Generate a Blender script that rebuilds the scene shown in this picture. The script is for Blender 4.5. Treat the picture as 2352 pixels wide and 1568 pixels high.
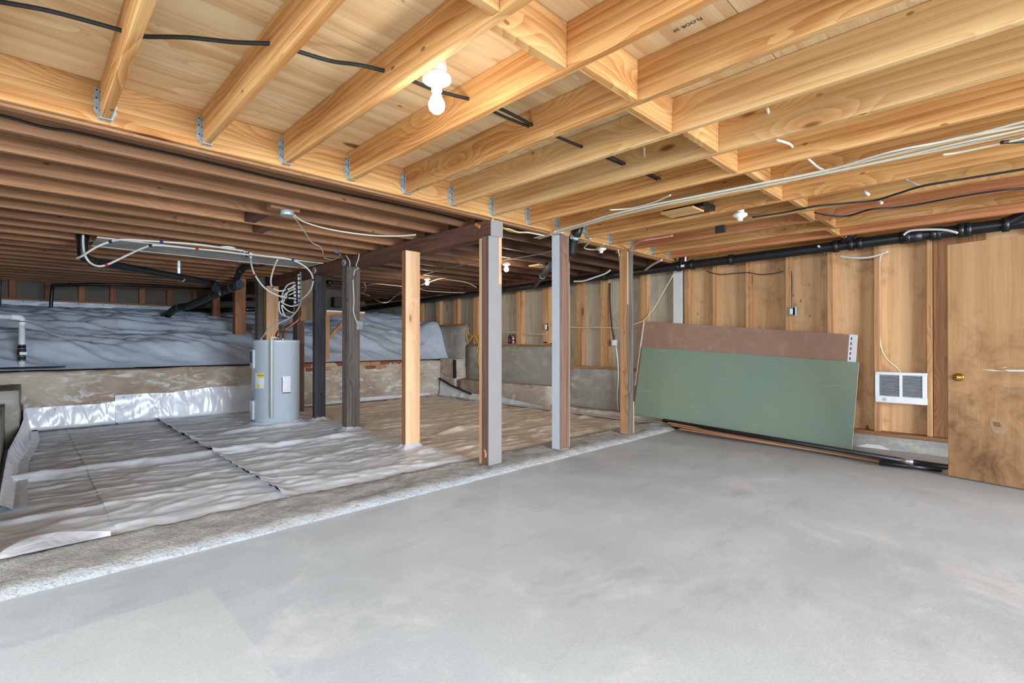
import bpy, bmesh, math, random
import numpy as np
from mathutils import Vector, Matrix, Quaternion
random.seed(7); np.random.seed(7)
S = bpy.context.scene
for o in list(bpy.data.objects): bpy.data.objects.remove(o)
COL = S.collection
# ------------------------------------------------------------------ camera, world, light, exposure
CAMZ = 1.10; FPX = 1137.6; YAW = math.radians(45.46); PIT = .00395
cam = bpy.data.cameras.new('camera'); cam.sensor_width = 36; cam.lens = 36*FPX/2352; cam.clip_start = .05
co = bpy.data.objects.new('camera', cam); COL.objects.link(co)
co.location = (0, 0, CAMZ); co.rotation_euler = (math.pi/2+PIT, 0, YAW-math.pi/2); S.camera = co
W = bpy.data.worlds.new('daylight'); S.world = W; W.use_nodes = True
bg = W.node_tree.nodes['Background']; bg.inputs[0].default_value = (.78, .88, 1, 1); bg.inputs[1].default_value = .95
def area(name, loc, aim, sx, sy, e, c):
    l = bpy.data.lights.new(name, 'AREA'); l.shape = 'RECTANGLE'; l.size = sx; l.size_y = sy; l.energy = e; l.color = c
    o = bpy.data.objects.new(name, l); COL.objects.link(o); o.location = loc
    o.rotation_euler = (Vector(aim)-Vector(loc)).to_track_quat('-Z', 'Y').to_euler(); return o
area('daylight_from_rear_opening', (2.1, -7.0, 1.35), (2.1, 6, 1.15), 3.6, 2.4, 1150, (.78, .89, 1))
area('side_fill_light', (-2.8, 0.2, 1.75), (2.5, 1.8, .2), 4.2, 1.1, 190, (.78, .89, 1))  # unseen fill lamp added on the left to brighten the floor
S.view_settings.view_transform = 'Standard'; S.view_settings.look = 'None'
S.view_settings.exposure = .20; S.view_settings.gamma = 1; S.view_settings.use_curve_mapping = False
# ------------------------------------------------------------------ measuring: a picture point met with a known plane
Fv = Vector((math.cos(YAW)*math.cos(PIT), math.sin(YAW)*math.cos(PIT), math.sin(PIT)))
Rv = Vector((math.sin(YAW), -math.cos(YAW), 0)); Uv = Rv.cross(Fv)
def ray(u, v): return Fv+Rv*((u-1176)/FPX)+Uv*((784-v)/FPX)
C0 = Vector((0, 0, CAMZ))
def pz(u, v, z): r = ray(u, v); return C0+r*((z-CAMZ)/r.z)
def px(u, v, x): r = ray(u, v); return C0+r*(x/r.x)
def py(u, v, y): r = ray(u, v); return C0+r*(y/r.y)
def pd(u, v, d): return C0+ray(u, v)*d
# ------------------------------------------------------------------ mesh helpers
class MB:
    def __init__(s): s.v = []; s.f = []; s.m = []; s.s = []
    def add(s, vs, fs, m=0, smooth=False):
        b = len(s.v); s.v += [tuple(v) for v in vs]
        for f in fs: s.f.append(tuple(i+b for i in f)); s.m.append(m); s.s.append(smooth)
        return s
    def box(s, x0, x1, y0, y1, z0, z1, m=0, fm=None, M=None):
        vs = [Vector((x, y, z)) for x in (x0, x1) for y in (y0, y1) for z in (z0, z1)]
        if M: vs = [M @ v for v in vs]
        fs = [(0, 1, 3, 2), (4, 6, 7, 5), (0, 4, 5, 1), (2, 3, 7, 6), (0, 2, 6, 4), (1, 5, 7, 3)]  # -x +x -y +y -z +z
        b = len(s.v); s.v += [tuple(v) for v in vs]
        for i, f in enumerate(fs):
            s.f.append(tuple(j+b for j in f)); s.m.append(fm[i] if fm else m); s.s.append(False)
        return s
    def cbox(s, x0, x1, y0, y1, z0, z1, b=.004, M=None, fm=None, m=0):
        # box with chamfered edges
        c = Vector(((x0+x1)/2, (y0+y1)/2, (z0+z1)/2)); h = ((x1-x0)/2, (y1-y0)/2, (z1-z0)/2); b = min(b, min(h)*.8)
        idx = {}; vs = []
        for sx in (-1, 1):
            for sy in (-1, 1):
                for sz in (-1, 1):
                    for a in range(3):
                        p = [sx*h[0], sy*h[1], sz*h[2]]; sg = (sx, sy, sz)
                        for k in range(3):
                            if k != a: p[k] -= sg[k]*b
                        idx[(sx, sy, sz, a)] = len(vs); q = c+Vector(p); vs.append(M @ q if M else q)
        fs = []; fk = []
        for a in range(3):
            o = [k for k in range(3) if k != a]
            for sg in (-1, 1):
                L = []
                for (p, q) in ((-1, -1), (1, -1), (1, 1), (-1, 1)):
                    t = [0, 0, 0]; t[a] = sg; t[o[0]] = p; t[o[1]] = q; L.append(idx[(*t, a)])
                fs.append(L if (sg > 0) == (a != 1) else L[::-1]); fk.append(fm[a*2+(sg > 0)] if fm else m)
        base = fk[0]
        for a in range(3):
            o = [k for k in range(3) if k != a]
            for p in (-1, 1):
                for q in (-1, 1):
                    t0 = [0, 0, 0]; t0[a] = -1; t0[o[0]] = p; t0[o[1]] = q; t1 = list(t0); t1[a] = 1
                    fs.append([idx[(*t0, o[0])], idx[(*t1, o[0])], idx[(*t1, o[1])], idx[(*t0, o[1])]]); fk.append(fm[o[1]*2+(q > 0)] if fm else m)
        for sx in (-1, 1):
            for sy in (-1, 1):
                for sz in (-1, 1): fs.append([idx[(sx, sy, sz, a)] for a in range(3)]); fk.append(m if not fm else fm[0])
        b0 = len(s.v); s.v += [tuple(v) for v in vs]
        for f, k in zip(fs, fk): s.f.append(tuple(i+b0 for i in f)); s.m.append(k); s.s.append(False)
        s.fix = True; return s
    def tube(s, pts, r, n=10, m=0, smooth_path=0, cap=True, flat=1.0):
        P = [Vector(p) for p in pts]
        if smooth_path: P = spline(P, smooth_path)
        rs = r if isinstance(r, (list, tuple)) else [r]*len(P)
        b = len(s.v); T = []
        for i in range(len(P)):
            t = (P[min(i+1, len(P)-1)]-P[max(i-1, 0)]); T.append(t.normalized() if t.length > 1e-9 else Vector((0, 0, 1)))
        up = Vector((0, 0, 1)) if abs(T[0].z) < .9 else Vector((1, 0, 0))
        a = T[0].cross(up).normalized()
        for i, p in enumerate(P):
            if i: a = (T[i-1].rotation_difference(T[i]) @ a); a = (a-T[i]*a.dot(T[i])).normalized()
            c = T[i].cross(a)
            for k in range(n):
                th = 2*math.pi*k/n; s.v.append(tuple(p+(a*math.cos(th)+c*math.sin(th)*flat)*rs[i]))
        for i in range(len(P)-1):
            for k in range(n):
                k2 = (k+1) % n; s.f.append((b+i*n+k, b+i*n+k2, b+(i+1)*n+k2, b+(i+1)*n+k)); s.m.append(m); s.s.append(True)
        if cap:
            s.f.append(tuple(b+k for k in range(n))[::-1]); s.m.append(m); s.s.append(False)
            e = b+(len(P)-1)*n; s.f.append(tuple(e+k for k in range(n))); s.m.append(m); s.s.append(False)
        return s
    def lathe(s, prof, c=(0, 0, 0), n=24, axis=(0, 0, 1), m=0):
        q = Vector((0, 0, 1)).rotation_difference(Vector(axis).normalized()); c = Vector(c); b = len(s.v)
        for (r, h) in prof:
            for k in range(n):
                th = 2*math.pi*k/n; s.v.append(tuple(c+q @ Vector((r*math.cos(th), r*math.sin(th), h))))
        for i in range(len(prof)-1):
            for k in range(n):
                k2 = (k+1) % n; s.f.append((b+i*n+k, b+i*n+k2, b+(i+1)*n+k2, b+(i+1)*n+k)); s.m.append(m); s.s.append(True)
        s.f.append(tuple(b+k for k in range(n))[::-1]); s.m.append(m); s.s.append(False)
        e = b+(len(prof)-1)*n; s.f.append(tuple(e+k for k in range(n))); s.m.append(m); s.s.append(False)
        return s
    def prism(s, poly, n, m=0):
        # planar polygon (world points) extruded by vector n
        k = len(poly); n = Vector(n); vs = [Vector(p) for p in poly]+[Vector(p)+n for p in poly]
        fs = [tuple(range(k))[::-1], tuple(range(k, 2*k))]+[(i, (i+1) % k, k+(i+1) % k, k+i) for i in range(k)]
        return s.add(vs, fs, m)
    def grid(s, fn, nu, nv, m=0):
        b = len(s.v)
        for j in range(nv+1):
            for i in range(nu+1): s.v.append(tuple(fn(i/nu, j/nv)))
        for j in range(nv):
            for i in range(nu):
                a = b+j*(nu+1)+i; s.f.append((a, a+1, a+nu+2, a+nu+1)); s.m.append(m); s.s.append(True)
        return s
    def mesh(s, name, mats, off=Vector((0, 0, 0))):
        me = bpy.data.meshes.new(name)
        me.from_pydata([(v[0]-off.x, v[1]-off.y, v[2]-off.z) for v in s.v], [], s.f)
        for mt in (mats if isinstance(mats, (list, tuple)) else [mats]): me.materials.append(MT[mt])
        me.polygons.foreach_set('material_index', s.m); me.polygons.foreach_set('use_smooth', s.s)
        me.update()
        if getattr(s, 'fix', False):
            bm = bmesh.new(); bm.from_mesh(me); bmesh.ops.recalc_face_normals(bm, faces=bm.faces); bm.to_mesh(me); bm.free()
        return me
    def build(s, name, mats, parent=None, origin=None):
        if origin is None:
            a = np.array(s.v); origin = Vector(((a[:, 0].min()+a[:, 0].max())/2, (a[:, 1].min()+a[:, 1].max())/2, a[:, 2].min()))
        o = bpy.data.objects.new(name, s.mesh(name, mats, Vector(origin))); COL.objects.link(o)
        o.parent = parent; o.location = Vector(origin)-wl(parent); return o
def wl(o):
    p = Vector((0, 0, 0))
    while o: p += o.location; o = o.parent
    return p
def spline(P, k):
    out = []
    for i in range(len(P)-1):
        p0 = P[max(i-1, 0)]; p1 = P[i]; p2 = P[i+1]; p3 = P[min(i+2, len(P)-1)]
        for j in range(k):
            t = j/k; out.append(.5*((2*p1)+(p2-p0)*t+(2*p0-5*p1+4*p2-p3)*t*t+(3*p1-p0-3*p2+p3)*t**3))
    out.append(P[-1]); return out
def tag(o, label=None, cat=None, group=None, kind=None):
    if label: o['label'] = label
    if cat: o['category'] = cat
    if group: o['group'] = group
    if kind: o['kind'] = kind
    return o
def thing(name, label, cat, loc, group=None):
    o = bpy.data.objects.new(name, None); o.empty_display_size = .1; COL.objects.link(o); o.location = loc
    return tag(o, label, cat, group)
def struct(name, loc=(0, 0, 0)):
    o = bpy.data.objects.new(name, None); COL.objects.link(o); o.location = loc; o['kind'] = 'structure'; return o
def inst(name, me, parent, world):
    o = bpy.data.objects.new(name, me); COL.objects.link(o); o.parent = parent; o.location = Vector(world)-wl(parent); return o
# value noise
_T = np.random.rand(256, 256)
def vn(x, y):
    x = np.asarray(x, float); y = np.asarray(y, float); xi = np.floor(x).astype(int); yi = np.floor(y).astype(int)
    fx = x-xi; fy = y-yi; fx = fx*fx*(3-2*fx); fy = fy*fy*(3-2*fy); g = lambda a, b: _T[a % 256, b % 256]
    return (g(xi, yi)*(1-fx)+g(xi+1, yi)*fx)*(1-fy)+(g(xi, yi+1)*(1-fx)+g(xi+1, yi+1)*fx)*fy
def fbm(x, y, o=4):
    s = 0; a = .5
    for i in range(o): s = s+a*vn(x*2**i+17*i, y*2**i+31*i); a *= .5
    return s
# ------------------------------------------------------------------ materials
MT = {}
class NT:
    def __init__(s, name, rough=.6, metal=0, spec=.35):
        m = bpy.data.materials.new(name); m.use_nodes = True; s.m = m; s.t = m.node_tree; s.b = s.t.nodes['Principled BSDF']
        s.b.inputs['Roughness'].default_value = rough; s.b.inputs['Metallic'].default_value = metal; s.b.inputs['Specular IOR Level'].default_value = spec; MT[name] = m
    def n(s, typ, **kw):
        nd = s.t.nodes.new(typ)
        for k, v in kw.items():
            if hasattr(nd, k): setattr(nd, k, v)
        return nd
    def l(s, a, b): s.t.links.new(a, b)
    def setin(s, nd, i, v):
        if isinstance(v, bpy.types.NodeSocket): s.l(v, nd.inputs[i])
        else: nd.inputs[i].default_value = v
    def coord(s, rnd=True):
        tc = s.n('ShaderNodeTexCoord').outputs['Object']
        if not rnd: return tc
        oi = s.n('ShaderNodeObjectInfo').outputs['Random']; v = s.n('ShaderNodeVectorMath', operation='MULTIPLY'); v.inputs[1].default_value = (37, 29, 53); s.l(oi, v.inputs[0])
        a = s.n('ShaderNodeVectorMath', operation='ADD'); s.l(tc, a.inputs[0]); s.l(v.outputs[0], a.inputs[1]); return a.outputs[0]
    def rnd(s): return s.n('ShaderNodeObjectInfo').outputs['Random']
    def scale(s, v, sc):
        k = s.n('ShaderNodeVectorMath', operation='MULTIPLY'); s.l(v, k.inputs[0]); k.inputs[1].default_value = sc; return k.outputs[0]
    def noise(s, v, sc, detail=3, rough=.55, dist=0, out='Fac'):
        k = s.n('ShaderNodeTexNoise'); s.l(v, k.inputs['Vector']); k.inputs['Scale'].default_value = sc; k.inputs['Detail'].default_value = detail
        k.inputs['Roughness'].default_value = rough; k.inputs['Distortion'].default_value = dist; return k.outputs[out]
    def ramp(s, f, lo, hi, a=0., b=1.):
        k = s.n('ShaderNodeMapRange'); k.interpolation_type = 'SMOOTHSTEP'; s.setin(k, 0, f); k.inputs[1].default_value = lo; k.inputs[2].default_value = hi
        k.inputs[3].default_value = a; k.inputs[4].default_value = b; return k.outputs[0]
    def math(s, op, a, b=None):
        k = s.n('ShaderNodeMath', operation=op); s.setin(k, 0, a)
        if b is not None: s.setin(k, 1, b)
        return k.outputs[0]
    def mix(s, f, a, b, mode='MIX'):
        k = s.n('ShaderNodeMix'); k.data_type = 'RGBA'; k.blend_type = mode
        s.setin(k, 0, f); s.setin(k, 6, a if not isinstance(a, tuple) else (*a, 1)); s.setin(k, 7, b if not isinstance(b, tuple) else (*b, 1)); return k.outputs[2]
    def color(s, c): s.setin(s.b, 'Base Color', c if not isinstance(c, tuple) else (*c, 1))
    def bump(s, h, st=.3, dist=.01):
        k = s.n('ShaderNodeBump'); k.inputs['Strength'].default_value = st; k.inputs['Distance'].default_value = dist; s.l(h, k.inputs['Height']); s.l(k.outputs[0], s.b.inputs['Normal'])
    def sep(s, v):
        k = s.n('ShaderNodeSeparateXYZ'); s.l(v, k.inputs[0]); return k.outputs
def srgb(r, g, b):
    f = lambda c: (c/255/12.92) if c/255 <= .04045 else ((c/255+.055)/1.055)**2.4
    return (f(r), f(g), f(b))
def wood(name, light, dark, axis=0, knot=.5, knotcol=None, rough=.62, ringscale=9, contrast=.55, vary=.18, grime=0, grimecol=(.05, .045, .04), ply=False):
    t = NT(name, rough, 0, .25); v = t.coord(); L = .10 if not ply else .06
    sc = [1, 1, 1]; sc[axis] = L; a = t.scale(v, tuple(sc))
    sk = [4.6, 4.6, 4.6]; sk[axis] = 1.5; k = t.n('ShaderNodeTexVoronoi'); k.feature = 'F1'; t.l(t.scale(v, tuple(sk)), k.inputs['Vector']); k.inputs['Scale'].default_value = 1
    ksel = t.sep(k.outputs['Color'])[0]; has = t.ramp(ksel, .32, .42)
    bend = t.math('MULTIPLY', t.ramp(k.outputs['Distance'], .55, 0, 0, .11 if knot else 0), has)
    msk = [1, 1, 1]; msk[axis] = 0; bv = t.n('ShaderNodeVectorMath', operation='MULTIPLY'); t.l(bend, bv.inputs[0]); bv.inputs[1].default_value = tuple(msk)
    av = t.n('ShaderNodeVectorMath', operation='ADD'); t.l(a, av.inputs[0]); t.l(bv.outputs[0], av.inputs[1]); a = av.outputs[0]
    w = t.n('ShaderNodeTexWave'); w.wave_type = 'RINGS'; w.rings_direction = 'XYZ'[axis]; w.wave_profile = 'SAW'
    t.l(a, w.inputs['Vector']); w.inputs['Scale'].default_value = ringscale; w.inputs['Distortion'].default_value = 5.0 if not ply else 9; w.inputs['Detail'].default_value = 2.5; w.inputs['Detail Scale'].default_value = 1.1; w.inputs['Detail Roughness'].default_value = .55
    sf = [170, 170, 170]; sf[axis] = 2.2; fine = t.noise(t.scale(v, tuple(sf)), 1, 2, .6)
    sm = [9, 9, 9]; sm[axis] = .8; med = t.noise(t.scale(v, tuple(sm)), 1, 3, .6)
    g = t.math('MULTIPLY', w.outputs['Fac'], contrast*.75)
    g = t.math('ADD', g, t.ramp(fine, .3, .75, 0, .30)); g = t.math('ADD', g, t.ramp(med, .25, .78, -.12, .42))
    c = t.mix(t.ramp(g, 0, 1.05), light, dark)
    if knot:
        kc = knotcol or tuple(x*.45 for x in dark)
        th = t.math('MULTIPLY', t.ramp(ksel, .35, 1.0, .06, .26), knot); d = t.math('SUBTRACT', k.outputs['Distance'], th)
        c = t.mix(t.math('MULTIPLY', t.ramp(d, 0, .20, .6, 0), has), c, dark); c = t.mix(t.math('MULTIPLY', t.ramp(d, -.03, .02, .9, 0), has), c, kc)
        sk2 = [11, 11, 11]; sk2[axis] = 5; k2 = t.n('ShaderNodeTexVoronoi'); k2.feature = 'F1'; t.l(t.scale(v, tuple(sk2)), k2.inputs['Vector']); k2.inputs['Scale'].default_value = 1
        c = t.mix(t.math('MULTIPLY', t.ramp(k2.outputs['Distance'], .10, .07), t.ramp(t.sep(k2.outputs['Color'])[1], .72, .76, 0, .75)), c, kc)
    r = t.rnd(); c = t.mix(1.0, c, t.mix(r, tuple([1-vary]*3), (1+vary*.35, 1+vary*.25, 1+vary*.15)), 'MULTIPLY')
    if grime:
        gn = t.noise(v, 2.6, 5, .65); c = t.mix(t.ramp(gn, .62-grime*.22, .80, 0, .85), c, grimecol)
    t.color(c); t.bump(t.math('ADD', fine, t.math('MULTIPLY', w.outputs['Fac'], .5)), .12, .004); return t
def plain(name, c, rough=.5, metal=0, spec=.4, var=.06, sc=14, bump=0):
    t = NT(name, rough, metal, spec); v = t.coord(); n = t.noise(v, sc, 4, .6)
    t.color(t.mix(t.ramp(n, .25, .75), tuple(max(0, x*(1-var)) for x in c), tuple(min(1, x*(1+var)) for x in c)))
    if bump: t.bump(n, bump, .004)
    return t
def concrete(name, c, c2, c3, sc=1.0, white=0, rough=.85, bump=.35):
    t = NT(name, rough, 0, .25); v = t.coord(False)
    a = t.noise(v, 1.1*sc, 5, .6); b = t.noise(v, 5*sc, 6, .7); f = t.noise(v, 70*sc, 3, .6)
    k = t.mix(t.ramp(a, .35, .68), c, c2); k = t.mix(t.ramp(b, .48, .74, 0, .75), k, c3)
    if white: k = t.mix(t.ramp(t.noise(t.scale(v, (1, 1, 3)), 2.3*sc, 6, .7, 1.2), .50, .66, 0, white), k, (.72, .71, .70))
    k = t.mix(t.ramp(f, .35, .7, 0, .22), k, tuple(x*.45 for x in c)); t.color(k); t.bump(t.math('ADD', f, t.math('MULTIPLY', b, 2)), bump, .006); return t
# lumber
FIR_L, FIR_D = srgb(228, 180, 118), srgb(180, 114, 56)
for ax, nm in enumerate('xyz'): wood('fir_'+nm, FIR_L, FIR_D, ax, .55, srgb(120, 68, 32))
wood('fir_bright_y', srgb(238, 200, 142), srgb(208, 150, 90), 1, .45, srgb(130, 80, 40))
wood('redfir_y', srgb(214, 152, 104), srgb(170, 98, 60), 1, .5)
wood('subfloor_ply', srgb(242, 216, 172), srgb(212, 164, 110), 0, .62, srgb(104, 70, 44), ringscale=5, contrast=.5, vary=.12, ply=True)
wood('old_x', srgb(188, 138, 100), srgb(130, 88, 60), 0, .35, vary=.30, contrast=.4)
wood('old_dark_x', srgb(112, 84, 68), srgb(70, 50, 40), 0, .3, vary=.35, contrast=.4)
wood('jamb_z', srgb(152, 108, 70), srgb(106, 70, 44), 2, .3)
wood('old_y', srgb(120, 86, 70), srgb(72, 50, 42), 1, .2, vary=.2, contrast=.4)
wood('old_z', srgb(170, 120, 84), srgb(122, 80, 54), 2, .3, vary=.2)
wood('grey_z', srgb(132, 124, 116), srgb(78, 70, 64), 2, .2, vary=.25, grime=.4)
wood('char_z', srgb(84, 84, 88), srgb(44, 44, 48), 2, .2, vary=.2, grime=.4)
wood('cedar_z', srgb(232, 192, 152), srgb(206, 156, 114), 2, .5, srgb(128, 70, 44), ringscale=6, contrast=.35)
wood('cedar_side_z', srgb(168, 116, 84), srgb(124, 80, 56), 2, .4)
wood('brown_z', srgb(142, 112, 94), srgb(98, 74, 62), 2, .15, vary=.12)
wood('stud_z', srgb(204, 158, 112), srgb(156, 108, 70), 2, .35, vary=.2)
wood('stud_pale_z', srgb(206, 164, 118), srgb(160, 112, 72), 2, .4, vary=.2, grime=.15, grimecol=srgb(110, 96, 80))
wood('ply_z', srgb(216, 176, 130), srgb(186, 138, 92), 2, .3, srgb(84, 54, 36), ringscale=4.5, contrast=.35, vary=.14, grime=.45, grimecol=srgb(112, 82, 58), ply=True)
wood('ply_grey_z', srgb(182, 174, 158), srgb(150, 136, 114), 2, .25, ringscale=4, contrast=.3, vary=.2, grime=.35, grimecol=srgb(112, 106, 94), ply=True)
wood('plate_y', srgb(176, 128, 90), srgb(128, 84, 56), 1, .3)
wood('strip_y', srgb(212, 158, 124), srgb(180, 120, 88), 1, .05, contrast=.3)
# flat paint over timber, chipped
def paint(name, c, wd):
    t = NT(name, .55, 0, .3); v = t.coord(); n = t.noise(t.scale(v, (1, 1, .5)), 18, 6, .7)
    t.color(t.mix(t.ramp(n, .66, .72, 0, .8), t.mix(t.noise(v, 6, 3), c, tuple(x*.86 for x in c)), wd)); t.bump(n, .2, .003)
paint('paint_grey', srgb(150, 146, 144), srgb(120, 100, 86)); paint('paint_white', srgb(208, 214, 224), srgb(120, 100, 86)); paint('paint_cream', srgb(214, 212, 206), srgb(150, 120, 90))
# masonry
concrete('conc_wall', srgb(166, 162, 154), srgb(140, 134, 124), srgb(184, 180, 172), .9, .25)
concrete('conc_ledge', srgb(192, 180, 164), srgb(150, 128, 108), srgb(178, 162, 146), 1.4, .85)
concrete('conc_old', srgb(168, 166, 158), srgb(142, 138, 126), srgb(184, 180, 168), 1.2, .35)
concrete('conc_dark', srgb(120, 112, 102), srgb(92, 84, 76), srgb(134, 128, 118), 1.0)
plain('brick_red', srgb(142, 78, 60), .85, var=.3, sc=30, bump=.4); plain('brick_pale', srgb(188, 164, 142), .85, var=.2, sc=30, bump=.4); plain('brick_tan', srgb(176, 130, 92), .85, var=.2, sc=30, bump=.4)
# slab
t = NT('slab', .55, 0, .3); v = t.coord(False)
a = t.noise(v, .55, 4, .55); b = t.noise(t.scale(v, (1, 1, 1)), 2.4, 6, .68, .6); st = t.noise(t.scale(v, (.5, 1.6, 1)), 3, 5, .65); f = t.noise(v, 90, 2, .5); sp = t.noise(v, 26, 3, .7)
k = t.mix(t.ramp(a, .32, .68), srgb(206, 218, 227), srgb(190, 200, 208)); k = t.mix(t.ramp(b, .45, .75, 0, .55), k, srgb(218, 229, 236)); k = t.mix(t.ramp(st, .52, .78, 0, .5), k, srgb(166, 171, 180))
k = t.mix(t.ramp(t.noise(v, 1.7, 7, .72, .9), .52, .70, 0, .5), k, srgb(232, 236, 242)); k = t.mix(t.ramp(sp, .66, .74, 0, .6), k, srgb(222, 224, 228)); k = t.mix(t.ramp(sp, .30, .22, 0, .35), k, srgb(120, 116, 112))
s3 = t.sep(v)
patch = t.math('MULTIPLY', t.ramp(s3[0], .605, .595), t.ramp(s3[1], 2.555, 2.545)); k = t.mix(t.math('MULTIPLY', patch, .4), k, srgb(220, 228, 230))
warm = t.ramp(t.math('ADD', s3[0], t.math('MULTIPLY', b, 1.2)), 4.9, 6.6); k = t.mix(t.math('MULTIPLY', warm, .5), k, srgb(150, 134, 116))  # dimmer, warm light towards the right wall painted into the slab colour
k = t.mix(t.ramp(f, .35, .7, 0, .10), k, (.12, .12, .12)); t.color(k); t.bump(t.math('ADD', f, b), .10, .004)
rr = t.ramp(b, .3, .7, .42, .62); t.l(rr, t.b.inputs['Roughness'])
# curb with efflorescence along the front edge
t = NT('curb', .9, 0, .2); v = t.coord(False); s3 = t.sep(v); n = t.noise(v, 7, 6, .7); f = t.noise(v, 60, 4, .7)
k = t.mix(t.ramp(n, .4, .7), srgb(188, 188, 185), srgb(162, 160, 154)); wv = t.math('ADD', s3[1], t.math('MULTIPLY', n, .08))
wx = t.math('MULTIPLY', t.ramp(s3[0], 2.4, .6, .2, 1.0), t.ramp(t.noise(v, 3.1, 5, .7), .36, .58, .35, 1)); k = t.mix(t.math('MULTIPLY', t.ramp(wv, -.045, -.105), wx), k, srgb(184, 188, 194)); k = t.mix(t.ramp(f, .54, .66, 0, .55), k, srgb(112, 108, 102)); t.color(k); t.bump(t.math('ADD', n, f), .9, .016)
# sheeting
def sheet(name, c, c2, dirt, dirtamt, rough=.42, streak=(.8, 6, 3)):
    t = NT(name, rough, 0, .45); v = t.coord(False); a = t.noise(v, 1.3, 5, .6); st = t.noise(t.scale(v, streak), 2.2, 6, .7, .4); f = t.noise(v, 45, 3, .7)
    k = t.mix(t.ramp(a, .35, .7), c, c2); k = t.mix(t.ramp(st, .46, .76, 0, dirtamt), k, dirt); k = t.mix(t.ramp(f, .55, .75, 0, .18), k, tuple(x*.6 for x in dirt)); t.color(k)
    t.bump(t.math('ADD', st, t.math('MULTIPLY', f, .15)), .22, .012); t.l(t.ramp(st, .4, .7, rough-.08, .8), t.b.inputs['Roughness']); return t
sheet('sheet_dusty', srgb(230, 237, 244), srgb(214, 220, 227), srgb(184, 188, 193), .75)
sheet('sheet_brown', srgb(228, 218, 206), srgb(212, 196, 178), srgb(178, 144, 108), .9)  # brown mixes mild dirt with a warm lamp tint put into the colour
sheet('sheet_slope', srgb(198, 208, 222), srgb(180, 190, 204), srgb(164, 170, 180), .4, .34)
sheet('sheet_dark', srgb(112, 120, 134), srgb(92, 100, 114), srgb(84, 86, 92), .5, .4)
t = NT('sheet_white', .22, 0, .5); v = t.coord(False); t.color(t.mix(t.ramp(t.noise(v, 3, 4), .35, .7), srgb(220, 223, 230), srgb(204, 207, 214))); t.bump(t.noise(t.scale(v, (1.6, 1.6, .7)), 3.2, 2, .45, 1.2), .35, .05)
plain('tack_black', (.015, .015, .016), .5)
# other things
plain('abs_black', srgb(30, 31, 34), .38, spec=.45, var=.3, sc=8); plain('abs_grey', srgb(58, 58, 62), .5, var=.3, sc=6); plain('rubber', srgb(34, 34, 34), .6); plain('tar', srgb(34, 32, 32), .8, var=.4, sc=40)
plain('pvc', srgb(224, 226, 230), .35); plain('pex', srgb(214, 212, 204), .45); plain('pex_shade', srgb(196, 188, 176), .45); plain('cable_white', srgb(216, 212, 194), .5); plain('cable_cream', srgb(214, 200, 168), .5); plain('cable_black', srgb(38, 38, 38), .5); plain('cable_yellow', srgb(222, 176, 40), .5); plain('cable_pink', srgb(216, 150, 146), .5); plain('cable_grey', srgb(150, 150, 150), .5)
plain('tag_red', srgb(190, 44, 36), .5); plain('tag_blue', srgb(40, 66, 130), .5); plain('tape_blue', srgb(70, 130, 200), .5)
plain('galv', srgb(172, 186, 190), .42, .55, .5, .25, 30); plain('galv_box', srgb(176, 184, 186), .45, .4); plain('tin', srgb(206, 204, 200), .6, .05, .4, .25, 3)
plain('copper', srgb(176, 106, 76), .35, .8); plain('brass', srgb(190, 150, 70), .22, .95); plain('steel', srgb(180, 180, 182), .3, .8); plain('porcelain', srgb(240, 239, 232), .3)
plain('enamel', srgb(186, 196, 204), .30, spec=.5, var=.02); plain('enamel_dark', srgb(30, 34, 44), .4); plain('label_white', srgb(222, 222, 226), .6); plain('label_yellow', srgb(228, 206, 44), .6); plain('ink', srgb(36, 34, 32), .7); plain('ink_faint', srgb(96, 76, 56), .8)
plain('heater_white', srgb(232, 234, 238), .4); plain('slat_dark', srgb(40, 42, 46), .5); plain('slat', srgb(188, 192, 198), .4); plain('tray_grey', srgb(108, 92, 76), .6)
plain('hole', (.008, .007, .006), .9); plain('shelf_board', srgb(70, 66, 66), .6); plain('particle', srgb(176, 148, 116), .7, var=.12, sc=60); plain('foam_white', srgb(230, 230, 232), .6)
t = NT('board_brown', .85, 0, .15); v = t.coord(False); t.color(t.mix(t.ramp(t.noise(v, 9, 5, .7), .45, .8), t.mix(t.noise(v, 1.2, 3), srgb(160, 128, 110), srgb(148, 116, 99)), srgb(172, 142, 124)))
t = NT('board_green', .8, 0, .15); v = t.coord(False); sc = t.noise(t.scale(v, (1, .6, 2.4)), 5.5, 6, .75, .8); k = t.mix(t.ramp(t.noise(v, 1.1, 3), .35, .65), srgb(126, 146, 132), srgb(134, 148, 126)); k = t.mix(t.ramp(sc, .60, .74, 0, .5), k, srgb(184, 196, 192)); t.color(k)
plain('gypsum', srgb(226, 224, 218), .8)
# door veneer with old stains
t = wood('veneer_z', srgb(208, 166, 120), srgb(188, 142, 96), 2, 0, ringscale=2.2, contrast=.4, vary=.02, ply=True)
v = t.coord(False); n = t.noise(v, 3.2, 6, .72, .6); zz = t.sep(v)[2]; old = t.b.inputs['Base Color'].links[0].from_socket
m1 = t.ramp(t.math('ADD', n, t.math('MULTIPLY', zz, -.26)), .10, .48); m2 = t.ramp(t.noise(t.scale(v, (1, 1, .7)), 6, 6, .7, .4), .38, .72)
t.color(t.mix(t.math('MULTIPLY', t.math('MULTIPLY', m1, .95), t.math('ADD', t.math('MULTIPLY', m2, .6), .4)), old, srgb(104, 74, 52)))
def emit(name, c, e):
    t = NT(name); t.b.inputs['Emission Color'].default_value = (*c, 1); t.b.inputs['Emission Strength'].default_value = e; t.color(c)
emit('bulb_glow', (1, .97, .92), 16); emit('lamp_glow', (1, .80, .52), 60)
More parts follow.
